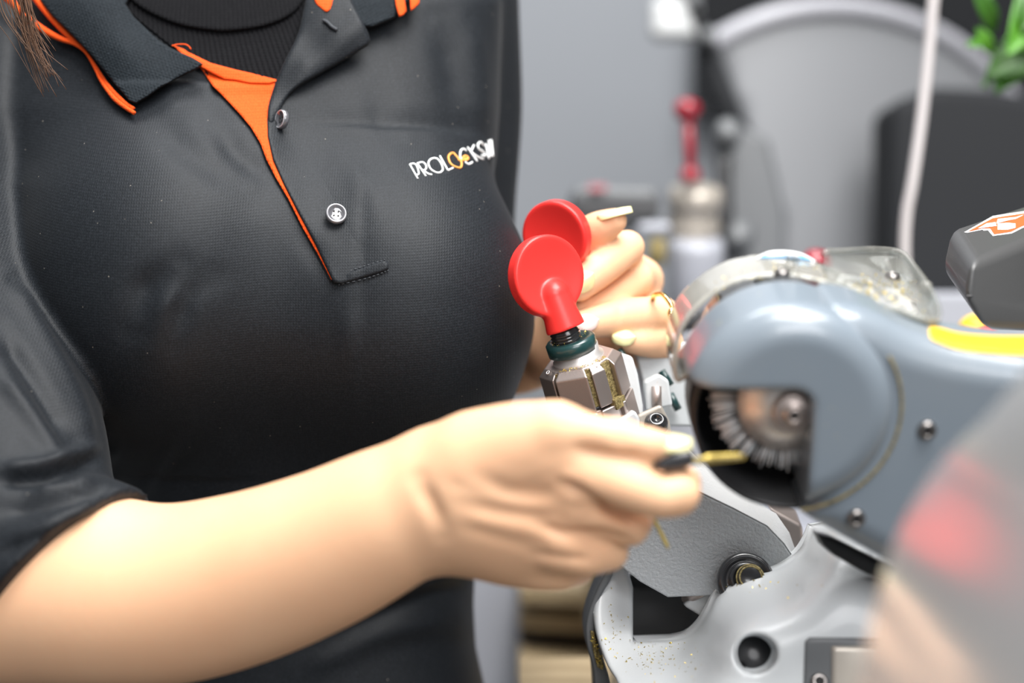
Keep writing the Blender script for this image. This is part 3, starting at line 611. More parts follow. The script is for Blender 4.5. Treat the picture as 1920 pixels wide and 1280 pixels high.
# embroidered lettering
def crop(p): return 750 + p[0] / 9.6, 240 + p[1] / 9.6
white = [[(175, 655), (320, 910)], [(175, 655), (240, 640), (295, 675), (330, 770), (335, 825), (295, 850)],
         [(310, 635), (465, 865)], [(310, 635), (400, 615), (460, 660), (470, 725), (430, 765), (395, 750)], [(430, 765), (500, 820), (575, 840)],
         [(605, 540), (540, 570), (510, 640), (550, 735), (640, 795), (720, 800), (770, 745), (740, 640), (675, 560), (605, 540)],
         [(718, 505), (770, 600), (862, 762)], [(862, 762), (955, 718)],
         [(1195, 410), (1140, 375), (1090, 415), (1082, 520), (1110, 560)], [(1170, 610), (1235, 650), (1300, 615)],
         [(1215, 345), (1300, 470), (1390, 600)], [(1330, 310), (1270, 430)], [(1290, 440), (1400, 520), (1500, 560)],
         [(1500, 305), (1450, 255), (1400, 300), (1420, 375), (1500, 430), (1530, 500), (1470, 490)],
         [(1545, 290), (1600, 545)], [(1530, 300), (1600, 420), (1640, 500)], [(1600, 220), (1640, 510)], [(1640, 215), (1670, 505)]]
orange = [[(920, 455), (872, 510), (892, 610), (960, 680), (1085, 715), (1108, 625), (1060, 560), (1000, 490), (960, 450), (920, 455)], [(1050, 575), (1130, 580), (1190, 540)], [(1120, 545), (1170, 500), (1215, 520), (1222, 560), (1170, 585)]]
def letters(strokes, m, rad):
    vs = []
    for s in strokes:
        C = catmull([crop(p) for p in s], 4) if len(s) > 2 else np.array([crop(p) for p in s], float)
        if len(s) == 2: C = np.array([C[0] + (C[1] - C[0]) * t for t in np.linspace(0, 1, 5)])
        vs.append(tube(W(C[:, 0], C[:, 1], sd(np.minimum(C[:, 0], 908), C[:, 1], .0002) + np.maximum(C[:, 0] - 908, 0) * .00035), rad, 8))
    return make('embroidered_lettering', *join(*vs), m, shirt)
letters(white, 'white_thread', .00047)['label'] = 'white embroidered letters PROLOCKSM across the chest'
letters(orange, 'orange_thread', .0005)['label'] = 'orange embroidered letter O with a key shape'
# hair strands
hs = []
for i in range(60):
    x0 = 26 + rng.normal(0, 10); e = rng.uniform(70, 175); bend = rng.normal(52, 9); f = i / 60
    pts = [(x0 - 10, -80), (x0 + 12 + rng.normal(0, 4), 0), (x0 + bend * .5, e * .5), (x0 + bend, e)]
    if i % 9 == 0: pts = [(x0 - 25, -60), (x0 - 10, 20), (x0 + 30, 80), (x0 + 90, 130 + rng.uniform(0, 60))]
    C = catmull(pts, 6); hs.append(tube(W(C[:, 0], C[:, 1], .725 + rng.uniform(-.004, .004) + 0 * C[:, 0]), np.linspace(.00025, .0001, len(C)), 4))
tag(make('hair', *join(*hs), 'hair', person), 'loose brown strand of hair hanging over the collar')['kind'] = 'stuff'
# trousers
TR = Field((-0.33, 0.55, -0.01), (0.02, 1.05, 1.02), 0.009)
hc = np.array([-.190, .865, .93])
TR.cone(hc + [-.05, 0, 0], hc + [.05, 0, 0], .095, .095, .02); TR.cone(hc + [-.075, 0, -.08], hc + [-.08, 0, -.93], .085, .05, .02); TR.cone(hc + [.075, 0, -.08], hc + [.08, 0, -.93], .085, .05, .02)
TR.cone(hc + [.06, -.02, -.02], hc + [.07, -.02, -.1], .075, .08, .02)
V, Q = TR.nets(2); make('trousers', V, Q, 'trouser', person, True, False)

# =================================================================== KEY AND PIN
kroot = thing('brass_key', 'short brass key with a black plastic head pinched between thumb and finger', 'key', W(1270, 870, .592))
kb = catmull([(1222, 872), (1238, 858), (1262, 846), (1290, 842), (1300, 850), (1302, 866), (1292, 876), (1272, 882), (1245, 884), (1228, 880)], 3, True)
patch('key_head', kb, lambda x, y: .584 + 0 * x, .009, 'blackgloss', kroot, res=5, edge=(9, .004))
patch('key_blade', [(1282, 862), (1302, 858), (1322, 856), (1324, 852), (1345, 851), (1388, 849), (1400, 855), (1396, 862), (1330, 869), (1286, 871)], lambda x, y: .586 + (x - 1285) * .00006, .0022, 'brass', kroot, res=5, edge=(3, .0008))
C = catmull([(1300, 862), (1345, 860), (1394, 856)], 4); make('key_groove', *tube(W(C[:, 0], C[:, 1], .5855 + (C[:, 0] - 1285) * .00006), .0005, 6), 'jaw_edge', kroot)
kr2 = thing('brass_pin', 'thin brass key blade poking down below the curled fingers', 'key', W(1252, 1025, .64))
patch('key_blade', [(1220, 962), (1226, 964), (1236, 985), (1246, 1004), (1251, 1014), (1256, 1026), (1251, 1029), (1244, 1018), (1234, 996), (1224, 978)], lambda x, y: .632 + 0 * x, .0014, 'brass', kr2, res=4, edge=(2, .0004))

# =================================================================== KEY CUTTING MACHINE
base = PY(1500, 1280, .66) * [1, 1, 0] + [0, 0, .90]
mach = thing('key_cutting_machine', 'grey key duplicating machine with red knobs, brush wheel and clear guard', 'machine', base)
YF, YB = .5625, .600
def to2(p): q = PY(p[0], p[1], YF); return (q[0], q[2])
# round cover of the cutter
c0 = np.array(to2((1490, 777))); Rb = (to2((1693, 777))[0] - c0[0])
def housing(name, poly, y0, y1, r, h, window=False, disc=False, m='housing'):
    if disc: lo = (c0[0] - Rb - .004, y0 - .004, c0[1] - Rb - .004); hi = (c0[0] + Rb + .004, y1 + .004, c0[1] + Rb + .004)
    else: P = np.array(poly); lo = (P[:, 0].min() - .004, y0 - .004, P[:, 1].min() - .004); hi = (P[:, 0].max() + .004, y1 + .004, P[:, 1].max() + .004)
    f = Field(lo, hi, h); X, Y, Z = f.grid((slice(None),) * 3)
    s2 = np.hypot(X - c0[0], Z - c0[1]) - Rb if disc else poly_sdf(X, Z, poly)
    f.F = (round_extrude(s2, np.abs(Y - (y0 + y1) / 2) - (y1 - y0) / 2, r) + 0 * Y).astype(np.float32)
    if window:
        wx, wz = to2((1527, 733)); rc = .007
        a = X - (wx - rc); b = Z - (wz - rc); wd = np.minimum(np.maximum(a, b), 0) + np.hypot(np.maximum(a, 0), np.maximum(b, 0)) - rc
        f.F = -smin(-f.F, (wd + 0 * Y).astype(np.float32), .0025)
        f.F = f.F if False else np.maximum(f.F, -(wd + 0 * Y)).astype(np.float32)
    V, Q = f.nets(1); return V, Q, make(name, V, Q, m, mach, True, False)
bv, bq, boss = housing('cutter_cover', None, YF, YB + .011, .0125, .001, True, True)
boss['label'] = 'round blue-grey cover with a quarter cut away over the brush'
pl = [to2(p) for p in catmull([(1530, 960), (1512, 985), (1562, 1018), (1650, 1066), (1850, 1175), (2060, 1290), (2200, 1300), (2200, 700), (2060, 692), (1984, 686), (1900, 678), (1802, 662), (1740, 645), (1700, 628), (1660, 608), (1610, 592), (1560, 600), (1545, 700), (1545, 850)], 3, True)]
pv, pq, plate = housing('housing_body', pl, YF + .0045, YB + .0115, .012, .0012)
plate['label'] = 'blue-grey painted housing body'
surf_plate = Surf(np.concatenate([pv, bv]), [list(f) for f in pq] + [[i + len(pv) for i in f] for f in bq])
# ring groove dust
gr = [np.array([c0[0] + (Rb + .0004) * math.cos(t), YF + .0042, c0[1] + (Rb + .0004) * math.sin(t)]) for t in np.linspace(-1.45, .55, 50)]
make('groove_dust', *tube(gr, .00055, 6), 'jaw_edge', mach)['label'] = 'line of brass dust around the round cover'
# yellow stripe
def onp(off): return lambda x, y: surf_plate(x, y, off, .6)
patch('yellow_stripe', catmull([(1748, 612), (1800, 624), (1860, 629), (1960, 633), (1960, 664), (1870, 663), (1800, 655), (1762, 643), (1745, 632)], 4, True), onp(.0006), .0016, 'yellow', mach, res=6)['label'] = 'yellow warning stripe along the top edge'
# screws
def screw(c, n, r=.0028, nm='screw'):
    s = make(nm, *lathe(c, n, [(r, -.001), (r, .0006), (r * .85, .0014), (r * .5, .0018), (r * .45, .001), (r * .42, .0006)], 24), 'screw', mach)
    make('socket', *lathe(np.asarray(c) + np.asarray(n) * .0012, n, [(r * .4, 0), (r * .4, .0001)], 6), 'black', s); return s
screw(PY(1738, 806, YF + .004), np.array([0, -1., 0]), .0034); screw(PY(1605, 971, YF + .004), np.array([0, -1., 0]), .0034)
# brush, cone flange, hub
cz = PY(1483, 765, YF + .012); px2m = KP * .60
ax = np.array([0, -1.0, 0])
cup = make('wheel_housing', *lathe(PY(1490, 777, YF + .02) + [0, .03, 0], ax, [(.0372, 0), (.0372, .030), (.0355, .030), (.0345, .004), (.001, .003)], 64), 'black', mach); cup['label'] = 'black drum behind the brush wheel'
make('flange', *lathe(cz + [0, .008, 0], ax, [(98 * px2m, 0), (98 * px2m, .0015), (44 * px2m, .0095), (.002, .0095)], 72), 'steel', mach)['label'] = 'bright conical steel flange'
hub = make('hub', *lathe(cz, ax, [(39 * px2m, 0), (39 * px2m, .005), (34 * px2m, .006), (30 * px2m, .0058), (26 * px2m, .0062), (17 * px2m, .0064), (16 * px2m, .0085), (10 * px2m, .009), (8 * px2m, .007)], 40), 'jaw', mach)
make('socket', *lathe(cz, ax, [(6 * px2m, .006), (6 * px2m, .0092)], 6), 'black', hub)
br = []
for i in range(250):
    t = 2 * math.pi * i / 250 + rng.normal(0, .004); r0, r1 = 92 * px2m, (145 + 2 * math.sin(i * .21) + rng.normal(0, 3)) * px2m; dz = rng.uniform(0, .006); t2 = t + rng.normal(0, .008) + .004 * math.sin(i * .37)
    c_ = cz + [0, .009 + dz, 0]; br.append(tube([c_ + r0 * np.array([math.cos(t), 0, math.sin(t)]), c_ + r1 * np.array([math.cos(t2), rng.normal(0, .03), math.sin(t2)])], .00030, 4))
tag(make('bristles', *join(*br), 'bristle', mach), 'ring of grey nylon bristles', kind='stuff')
# clear guard: a hollow hood behind the painted housing
gx = [to2(p) for p in catmull([(1290, 800), (1283, 740), (1300, 680), (1345, 630), (1400, 596), (1450, 583), (1500, 578), (1560, 586), (1620, 603), (1680, 630), (1700, 660), (1600, 690), (1500, 640), (1400, 660), (1340, 760)], 3, True)]
P = np.array(gx); gf = Field((P[:, 0].min() - .004, YB + .0006, P[:, 1].min() - .004), (P[:, 0].max() + .004, .650, P[:, 1].max() + .004), .0012)
X, Y, Z = gf.grid((slice(None),) * 3); s2 = poly_sdf(X, Z, gx); sol = round_extrude(s2, np.abs(Y - .6145) - .030, .009) + 0 * Y
gf.F = np.maximum(np.maximum(np.abs(sol + .001) - .001, (YB + .0076) - Y), Y - .636).astype(np.float32)
gv, gq = gf.nets(1); gd = make('clear_guard', gv, gq, 'hood', mach, True, False); gd['label'] = 'smoky clear plastic guard dusted with brass'
surf_g = Surf(gv, gq)
# wing of the guard
zt = PY(1700, 588, YB)[2]
wt = [(1560, 530), (1545, 476), (1580, 470), (1640, 467), (1688, 473), (1712, 496), (1752, 556), (1756, 600), (1700, 588), (1640, 565)]
top = [PZ(a, b, zt + np.interp(a, [1545, 1640, 1756], [.012, .005, 0])) for a, b in wt]; top = catmull(top, 3, True)
wv = join(prism(list(top), [p - np.array([0, 0, .0022]) for p in top]))
make('guard_wing', *wv, 'clear', mach)['label'] = 'clear wing of the guard with brass chips on it'
rimv = tube(list(top[3:26]), .0014, 8); make('guard_rim', *rimv, 'clear', mach)
sk = list(top[12:27]); make('guard_skirt', *prism([p for p in sk] + [p - np.array([0, 0, .008]) for p in sk[::-1]], [p + np.array([-.0015, -.0015, 0]) for p in sk] + [p + np.array([-.0015, -.0015, -.008]) for p in sk[::-1]]), 'clear', mach)
make('guard_post', *lathe(PZ(1733, 572, zt - .006), (0, 0, 1), [(.0022, 0), (.0026, .006), (.0024, .009), (.001, .0098)], 16), 'clear', mach)
up = np.array([0, 0, 1.0])
for a, b, z in ((1673, 520, zt + .003), (1703, 577, zt)): screw(PZ(a, b, z + .0006), up, .0030)
gs = float(surf_g(1466, 513)[0]); screw(W(1466, 513, gs - .0002), vdir(-.05, .95, .25), .0030)
# blue label on the guard
def ong(off): return lambda x, y: surf_g(x, y, off, .63)
def cr2(p): return (1400 + p[0] / 12, 450 + p[1] / 12)
lab = [cr2(p) for p in catmull([(215, 395), (330, 320), (500, 255), (700, 232), (950, 240), (1180, 280), (1380, 360), (1500, 430), (1575, 490), (1500, 505), (1250, 465), (1000, 435), (700, 425), (450, 430), (260, 430)], 3, True)]
patch('label', lab, ong(.0006), .0006, 'sticker_white', mach, res=6)['label'] = 'blue and white oval label on top of the guard'
lab2 = [cr2(p) for p in catmull([(300, 385), (400, 325), (560, 282), (750, 265), (960, 272), (1180, 312), (1350, 375), (1470, 455), (1400, 465), (1150, 430), (900, 405), (600, 400), (400, 402)], 3, True)]
patch('label_print', lab2, ong(.0022), .0006, 'sticker_blue', mach, res=5)
wl = []
for s in ([(880, 300), (960, 380)], [(960, 380), (1010, 310)], [(1010, 310), (1080, 390)], [(1080, 390), (1120, 330)], [(1120, 330), (1180, 400)], [(900, 345), (1150, 345)]):
    C = np.array([cr2(p) for p in s]); wl.append(tube(W(C[:, 0], C[:, 1], surf_g(C[:, 0], C[:, 1], .0036, .63)), .0005, 6))
make('label_letters', *join(*wl), 'sticker_white', mach)

# ---- lower castings
YP = .657
tp = [(1190, 880), (1255, 900), (1312, 922), (1375, 952), (1438, 985), (1470, 1018), (1492, 1050), (1440, 1110), (1330, 1118), (1252, 1121), (1200, 1092), (1163, 1062), (1148, 1022), (1150, 950)]
tf = [PY(a, b, YP) for a, b in tp]; o = make('carriage_plate', *prism(tf, [p + np.array([0, .03, 0]) for p in tf]), 'textured', mach, False); bevel(o, .0012, 2); o['label'] = 'textured grey carriage plate'
# chamfer above it, light from overhead painted in with the paler coat
lo_e = [(1190, 880), (1255, 900), (1312, 922), (1375, 952), (1438, 985), (1470, 1018), (1492, 1050)]
hi_e = [(1200, 800), (1270, 820), (1318, 868), (1385, 925), (1455, 962), (1480, 998), (1496, 1044)]
V = [PY(a, b, YP - .0003) for a, b in lo_e] + [PY(a, b, YP + .016) for a, b in hi_e]; n = 7
V2 = V + [p + np.array([0, .012, -.006]) for p in V]; F = []
for i in range(n - 1): F += [[i, i + 1, n + i + 1, n + i], [2 * n + i, 3 * n + i, 3 * n + i + 1, 2 * n + i + 1], [i, 2 * n + i, 2 * n + i + 1, i + 1], [n + i, n + i + 1, 3 * n + i + 1, 3 * n + i]]
F += [[0, n, 3 * n, 2 * n], [n - 1, 3 * n - 1, 4 * n - 1, 2 * n - 1]]
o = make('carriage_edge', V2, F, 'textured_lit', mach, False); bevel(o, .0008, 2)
# steel bar behind (right of the plate)
o = make('spindle_bracket', *prism([PY(a, b, .70) for a, b in ((1440, 950), (1505, 985), (1512, 1050), (1478, 1040), (1462, 985))], [PY(a, b, .70) + np.array([0, .02, 0]) for a, b in ((1440, 950), (1505, 985), (1512, 1050), (1478, 1040), (1462, 985))]), 'jaw', mach); bevel(o, .002)
# main casting
outer = catmull([(1165, 1040), (1134, 1075), (1121, 1105), (1113, 1140), (1115, 1175), (1124, 1210), (1140, 1250), (1162, 1290), (1190, 1400)], 3).tolist() + [[2060, 1400], [2060, 1200], [1700, 1060], [1560, 985]] + catmull([(1528, 990), (1520, 1010), (1506, 1034), (1482, 1055), (1450, 1069), (1395, 1084), (1362, 1100), (1344, 1120), (1330, 1148), (1313, 1175), (1290, 1194), (1262, 1201)], 4).tolist() + [[1187, 1203], [1187, 1101], [1178, 1070]]
ctl = [(1165, 1045, .750), (1125, 1110, .746), (1180, 1110, .746), (1115, 1160, .738), (1180, 1190, .732), (1150, 1250, .716), (1230, 1215, .722), (1280, 1210, .714), (1220, 1280, .692), (1300, 1270, .678), (1200, 1390, .66),
       (1315, 1190, .704), (1345, 1130, .704), (1395, 1092, .704), (1450, 1076, .704), (1500, 1045, .702), (1530, 1000, .700),
       (1338, 1215, .676), (1370, 1172, .674), (1410, 1148, .674), (1465, 1130, .674), (1508, 1092, .676), (1545, 1040, .680),
       (1340, 1290, .660), (1372, 1225, .660), (1417, 1185, .660), (1480, 1165, .660), (1530, 1125, .662), (1600, 1080, .664), (1700, 1130, .660), (1417, 1270, .656), (1500, 1240, .655), (1600, 1200, .655), (1750, 1250, .650), (2000, 1300, .645), (1500, 1390, .650), (1900, 1390, .645), (2060, 1200, .65), (1700, 1060, .668)]
patch('gap_shade', [(1532, 1000), (1560, 1006), (1720, 1085), (1720, 1120), (1610, 1068), (1562, 1040), (1542, 1022)], lambda x, y: .652 + 0 * x, .01, 'black', mach, res=10, edge=(6, .002))  # black bar painted in for the dark gap beneath the housing
hole = [(1417 + 39 * math.cos(t), 1226 + 36 * math.sin(t)) for t in np.linspace(0, 2 * math.pi, 28, endpoint=False)]
rec = [(1512, 1196), (1560, 1194), (1640, 1196), (1700, 1200), (1700, 1330), (1508, 1330)]
mc_d = tps(ctl)
o = patch('base_casting', outer, mc_d, .018, 'casting', mach, res=8, holes=[hole], edge=(9, .0035)); o['label'] = 'light grey swooping base casting dusted with brass chips'
hc_ = W(1417, 1226, .665); hn = vdir(0, .25, .97)
make('bore', *lathe(hc_ - hn * .016, hn, [(.0088, .0215), (.0086, .0225), (.0076, .019), (.0072, .004), (.001, .004)], 40, False), 'casting', mach)['label'] = 'dark bore through the casting'
make('bore_shade', *lathe(hc_ - hn * .016, hn, [(.0075, .002), (.0075, .0105), (.001, .0105)], 40), 'black', mach)  # black disc stands for the darkness deep inside the bore
patch('recess_plate', [(1510, 1202), (1518, 1195), (1720, 1197), (1730, 1210), (1730, 1330), (1506, 1330)], lambda x, y: mc_d(x, y) - .0008, .003, 'midgrey', mach, res=9)['label'] = 'darker grey plate let into the casting'
patch('recess_pad', [(1560, 1212), (1700, 1212), (1700, 1320), (1560, 1320)], lambda x, y: mc_d(x, y) - .0018, .003, 'grey_metal', mach, res=9)
screw(W(1536, 1278, float(mc_d(1536, 1278)) - .001), vdir(0, .4, .9), .0034)
# cavity, its darkness put in as a black sheet behind
patch('cavity_shade', [(1150, 1080), (1360, 1080), (1370, 1230), (1150, 1230)], lambda x, y: .768 + 0 * x, .01, 'black', mach, res=30)
# knob stub in the corner
o = make('feed_knob', *lathe(W(1398, 1090, .712), vdir(0, .35, .93), [(.0118, -.006), (.0122, .001), (.0116, .003), (.0100, .0036), (.0088, .0020), (.0072, .0016), (.0070, .0050), (.0058, .0054), (.0056, .0044), (.0045, .0042)], 48), 'blackgloss', mach); o['label'] = 'black round knob half hidden by the casting'
make('threaded_stub', *lathe(W(1403, 1090, .712), vdir(0, .35, .93), [(.0058, .003), (.0058, .0065), (.0050, .0070), (.0050, .0078), (.004, .0082)], 32), 'blackgloss', mach)
for r_, h_ in ((.0057, .0066), (.0046, .0082)): make('dust_ring', *lathe(W(1403, 1090, .712), vdir(0, .35, .93), [(r_ + .0003, h_ - .0003), (r_ + .0003, h_ + .0001), (r_ - .0003, h_ + .0001), (r_ - .0003, h_ - .0003)], 32), 'jaw_edge', mach)
patch('pointer_tab', catmull([(1283, 1134), (1292, 1124), (1310, 1118), (1345, 1100), (1352, 1120), (1338, 1150), (1320, 1156), (1300, 1146)], 3, True), lambda x, y: .735 + 0 * x, .005, 'casting', mach, res=6, edge=(6, .002))
make('roll_pin', *tube([W(1285, 1122, .742), W(1300, 1116, .735), W(1316, 1109, .730)], [.002, .0024, .002], 12), 'jaw', mach)
# dark tray shell at the left with chips
o = patch('chip_tray', catmull([(1150, 1050), (1128, 1085), (1108, 1130), (1098, 1170), (1100, 1210), (1112, 1255), (1120, 1330), (1150, 1330), (1140, 1262), (1122, 1210), (1118, 1165), (1126, 1120), (1148, 1080)], 3, True), lambda x, y: .744 + 0 * x, .03, 'midgrey', mach, res=7, edge=(5, .002)); o['label'] = 'dark grey tray rim around the base'
patch('tray_slot', [(1107, 1182), (1114, 1184), (1119, 1210), (1133, 1248), (1130, 1256), (1120, 1250), (1112, 1220)], lambda x, y: .7425 + 0 * x, .002, 'jaw_edge', mach, res=5)['label'] = 'slot full of brass chips'
# lower body of the machine, standing on the bench
bx0 = W(1230, 1380, .72); V, F = box((.18, .70, .935), WAX, (.13, .085, .035)); o = make('machine_base', V, F, 'casting', mach, False); bevel(o, .006, 3)
V, F = box((.23, .625, 1.03), WAX, (.05, .024, .085)); o = make('pedestal', V, F, 'housing', mach, False); bevel(o, .006, 3)
# brass chips on the castings
ch = []
def chips(n, cx_, cy_, sx, sy, df, mask=None, sz=.0005):
    for _ in range(n):
        a, b = rng.normal(cx_, sx), rng.normal(cy_, sy)
        if mask is not None and not inside(np.array([[a, b]]), mask)[0]: continue
        c = W(a, b, float(np.atleast_1d(df(a, b))[0]) - .0003); s = sz * rng.uniform(.4, 1.3); R = rng.normal(size=(4, 3)) * s * .7
        ch.append(([c + r for r in R], [[0, 1, 2], [0, 2, 3], [0, 3, 1], [1, 3, 2]]))
chips(160, 1230, 1225, 40, 22, mc_d, outer); chips(40, 1150, 1180, 16, 30, mc_d, outer); chips(30, 1420, 1095, 40, 8, mc_d, outer)
wz = lambda a, b: float((PZ(a, b, zt + np.interp(a, [1545, 1640, 1756], [.012, .005, 0])) - CO) @ FWD)
chips(150, 1660, 545, 34, 18, wz, wt[:1] + wt[5:], .0006); chips(60, 1600, 545, 60, 14, wz, wt)
for _ in range(120):
    a = rng.uniform(1330, 1560); b = 500 + (abs(a - 1470) / 140) ** 2 * 55 + rng.normal(0, 10); d_ = float(surf_g(a, b, .0003, -1)[0])
    if d_ > 0: c = W(a, b, d_); R = rng.normal(size=(4, 3)) * .0002; ch.append(([c + r for r in R], [[0, 1, 2], [0, 2, 3], [0, 3, 1], [1, 3, 2]]))
for _ in range(90):
    a = rng.uniform(1104, 1132); b = rng.uniform(1185, 1256)
    if inside(np.array([[a, b]]), [(1107, 1182), (1114, 1184), (1119, 1210), (1133, 1248), (1130, 1256), (1120, 1250), (1112, 1220)])[0]:
        c = W(a, b, .742); R = rng.normal(size=(4, 3)) * .0005; ch.append(([c + r for r in R], [[0, 1, 2], [0, 2, 3], [0, 3, 1], [1, 3, 2]]))

# ---- vise with red knobs
AX = vdir(-.27, .92, .28); VU, VV, VA = frame(AX, vdir(1, .25, .12)); VV = -VV if VV @ FWD > 0 else VV       # VU to the right, VV towards the viewer
mv = KP * .72
def vl(a, u=0, v=0, c=None):
    return (VC if c is None else c) + VA * a + VU * u + VV * v
VC = W(1085, 672, .735)            # top centre of the jaw block
def local_field(lo, hi, h, fn, name, m, smooth=0, parent=None, fr=None, cen=None):
    f = Field(lo, hi, h); X, Y, Z = f.grid((slice(None),) * 3); f.F = (fn(X, Y, Z) + 0 * X + 0 * Y + 0 * Z).astype(np.float32); V, Q = f.nets(smooth)
    A = fr if fr is not None else (VU, VV, VA); C_ = VC if cen is None else cen; Wd = C_ + V[:, :1] * A[0] + V[:, 1:2] * A[1] + V[:, 2:3] * A[2]
    return make(name, Wd, Q, m, mach if parent is None else parent, True, True)
Rj = .0172
def octo(X, Y, r, rot=0.25):
    d = -1e9
    for k in range(8):
        t = rot + k * math.pi / 4; d = np.maximum(d, X * math.cos(t) + Y * math.sin(t) - r)
    return d
SL_T = [-2.28, -1.60, -0.95]          # directions of the slots (angle in the VU, VV plane, VV towards the viewer = +pi/2)
SL_T = [math.pi / 2 + .70, math.pi / 2 - .22, math.pi / 2 - .80]; SL_W = [.0009, .0011, .0024]
def jaw_fn(X, Y, Z):
    d = np.maximum(octo(X, Y, Rj), np.abs(Z + .0093) - .0093); ch_ = octo(X, Y, Rj) + Z * 1.0 + .0030
    d = np.maximum(d, ch_ * .75)
    for t, sw_ in zip(SL_T, SL_W):
        ux, uy = math.cos(t), math.sin(t); along = X * ux + Y * uy; acr = -X * uy + Y * ux
        d = np.maximum(d, -np.maximum(np.abs(acr) - sw_, (Rj - .0022) - along))
    return d
JAW = local_field((-.021, -.021, -.027), (.021, .021, .002), .00045, jaw_fn, 'upper_jaw', 'jaw'); JAW['label'] = 'slotted octagonal steel jaw'
def low_fn(X, Y, Z):
    d = np.maximum(octo(X, Y, Rj + .0006), np.abs(Z + .0275) - .0078)
    for t in SL_T[1:]:
        ux, uy = math.cos(t), math.sin(t); along = X * ux + Y * uy; acr = -X * uy + Y * ux; d = np.maximum(d, -np.maximum(np.abs(acr) - .0011, (Rj - .0014) - along))
    return d
o = local_field((-.021, -.021, -.043), (.021, .021, -.018), .00045, low_fn, 'lower_jaw', 'jaw')
make('jaw_gap', *lathe(VC - VA * .0215, VA, [(Rj - .002, 0), (Rj - .002, .004)], 24), 'black', mach)
for t, sw_ in zip(SL_T, SL_W):
    c = VC + (VU * math.cos(t) + VV * math.sin(t)) * (Rj - .0028); sdv = -VU * math.sin(t) + VV * math.cos(t); rad = VU * math.cos(t) + VV * math.sin(t)
    s = make('slot_dust', *box(c - VA * .0095, (sdv, rad, VA), (sw_ - .0001, .0012, .0086)), 'jaw_edge', mach, False); s['label'] = 'brass dust packed in a jaw slot'
# wide flat slot and engraved marks
t = math.pi / 2 - .80; rad = VU * math.cos(t) + VV * math.sin(t); sdv = -VU * math.sin(t) + VV * math.cos(t)
make('jaw_step', *box(VC + rad * (Rj - .0004) - VA * .0195, (sdv, rad, VA), (.0030, .0018, .0022)), 'jaw_edge', mach, False)
mk = []
for t, s in ((math.pi / 2 - .52, 'V'), (math.pi / 2 + 1.1, 'O')):
    rad = VU * math.cos(t) + VV * math.sin(t); sdv = (VU * math.sin(t) - VV * math.cos(t)); c = VC + rad * (Rj - .0018) - VA * .0004
    if s == 'V': mk += [tube([c - sdv * .0010 + VA * .0008 - rad * .0008, c - VA * .0006 + rad * .0006], .00022, 5), tube([c - VA * .0006 + rad * .0006, c + sdv * .0010 + VA * .0008 - rad * .0008], .00022, 5)]
    else: mk += [tube([c + sdv * .0010 * math.cos(q_) + (rad * .7 - VA * .5) * .0009 * math.sin(q_) for q_ in np.linspace(0, 6.283, 14)], .0002, 5)]
make('engraved_mark', *join(*mk), 'sticker_white', mach)
make('jaw_neck', *lathe(VC, VA, [(.0112, -.003), (.0112, .001), (.0098, .002), (.0098, .0055)], 48), 'steel', mach)['label'] = 'polished steel neck of the vise'
make('rubber_collar', *lathe(W(1072, 648, .733), VA, [(.0096, -.003), (.0108, -.0024), (.0110, .0024), (.0100, .0034), (.0082, .0036), (.0070, .0026)], 48), 'green', mach)['label'] = 'dark green rubber collar below the red knob'
thr = [(.0066, -.002)]
for i in range(4): thr += [(.0066, i * .0014), (.0060, i * .0014 + .0004), (.0060, i * .0014 + .0009)]
thr += [(.0050, .0065), (.0045, .008)]
make('threaded_rod', *lathe(W(1064, 640, .733), VA, thr, 32), 'blackgloss', mach)['label'] = 'black threaded rod under the red knob'
for i in range(90):
    t = rng.uniform(0, 6.28); c = W(1066, 640, .733) + (VU * math.cos(t) + VV * math.sin(t)) * .0080 + VA * rng.uniform(-.001, .003); R = rng.normal(size=(4, 3)) * .00022; ch.append(([c + r for r in R], [[0, 1, 2], [0, 2, 3], [0, 3, 1], [1, 3, 2]]))
for i in range(120):
    t = rng.uniform(0.4, 2.2); rr_ = rng.uniform(.0125, .0155); c = VC + (VU * math.cos(t) + VV * math.sin(t)) * rr_ + VA * .0006; R = rng.normal(size=(4, 3)) * .0002; ch.append(([c + r for r in R], [[0, 1, 2], [0, 2, 3], [0, 3, 1], [1, 3, 2]]))
tag(make('brass_chips', *join(*ch), 'brass', mach, False), 'scattered brass chips', kind='stuff')
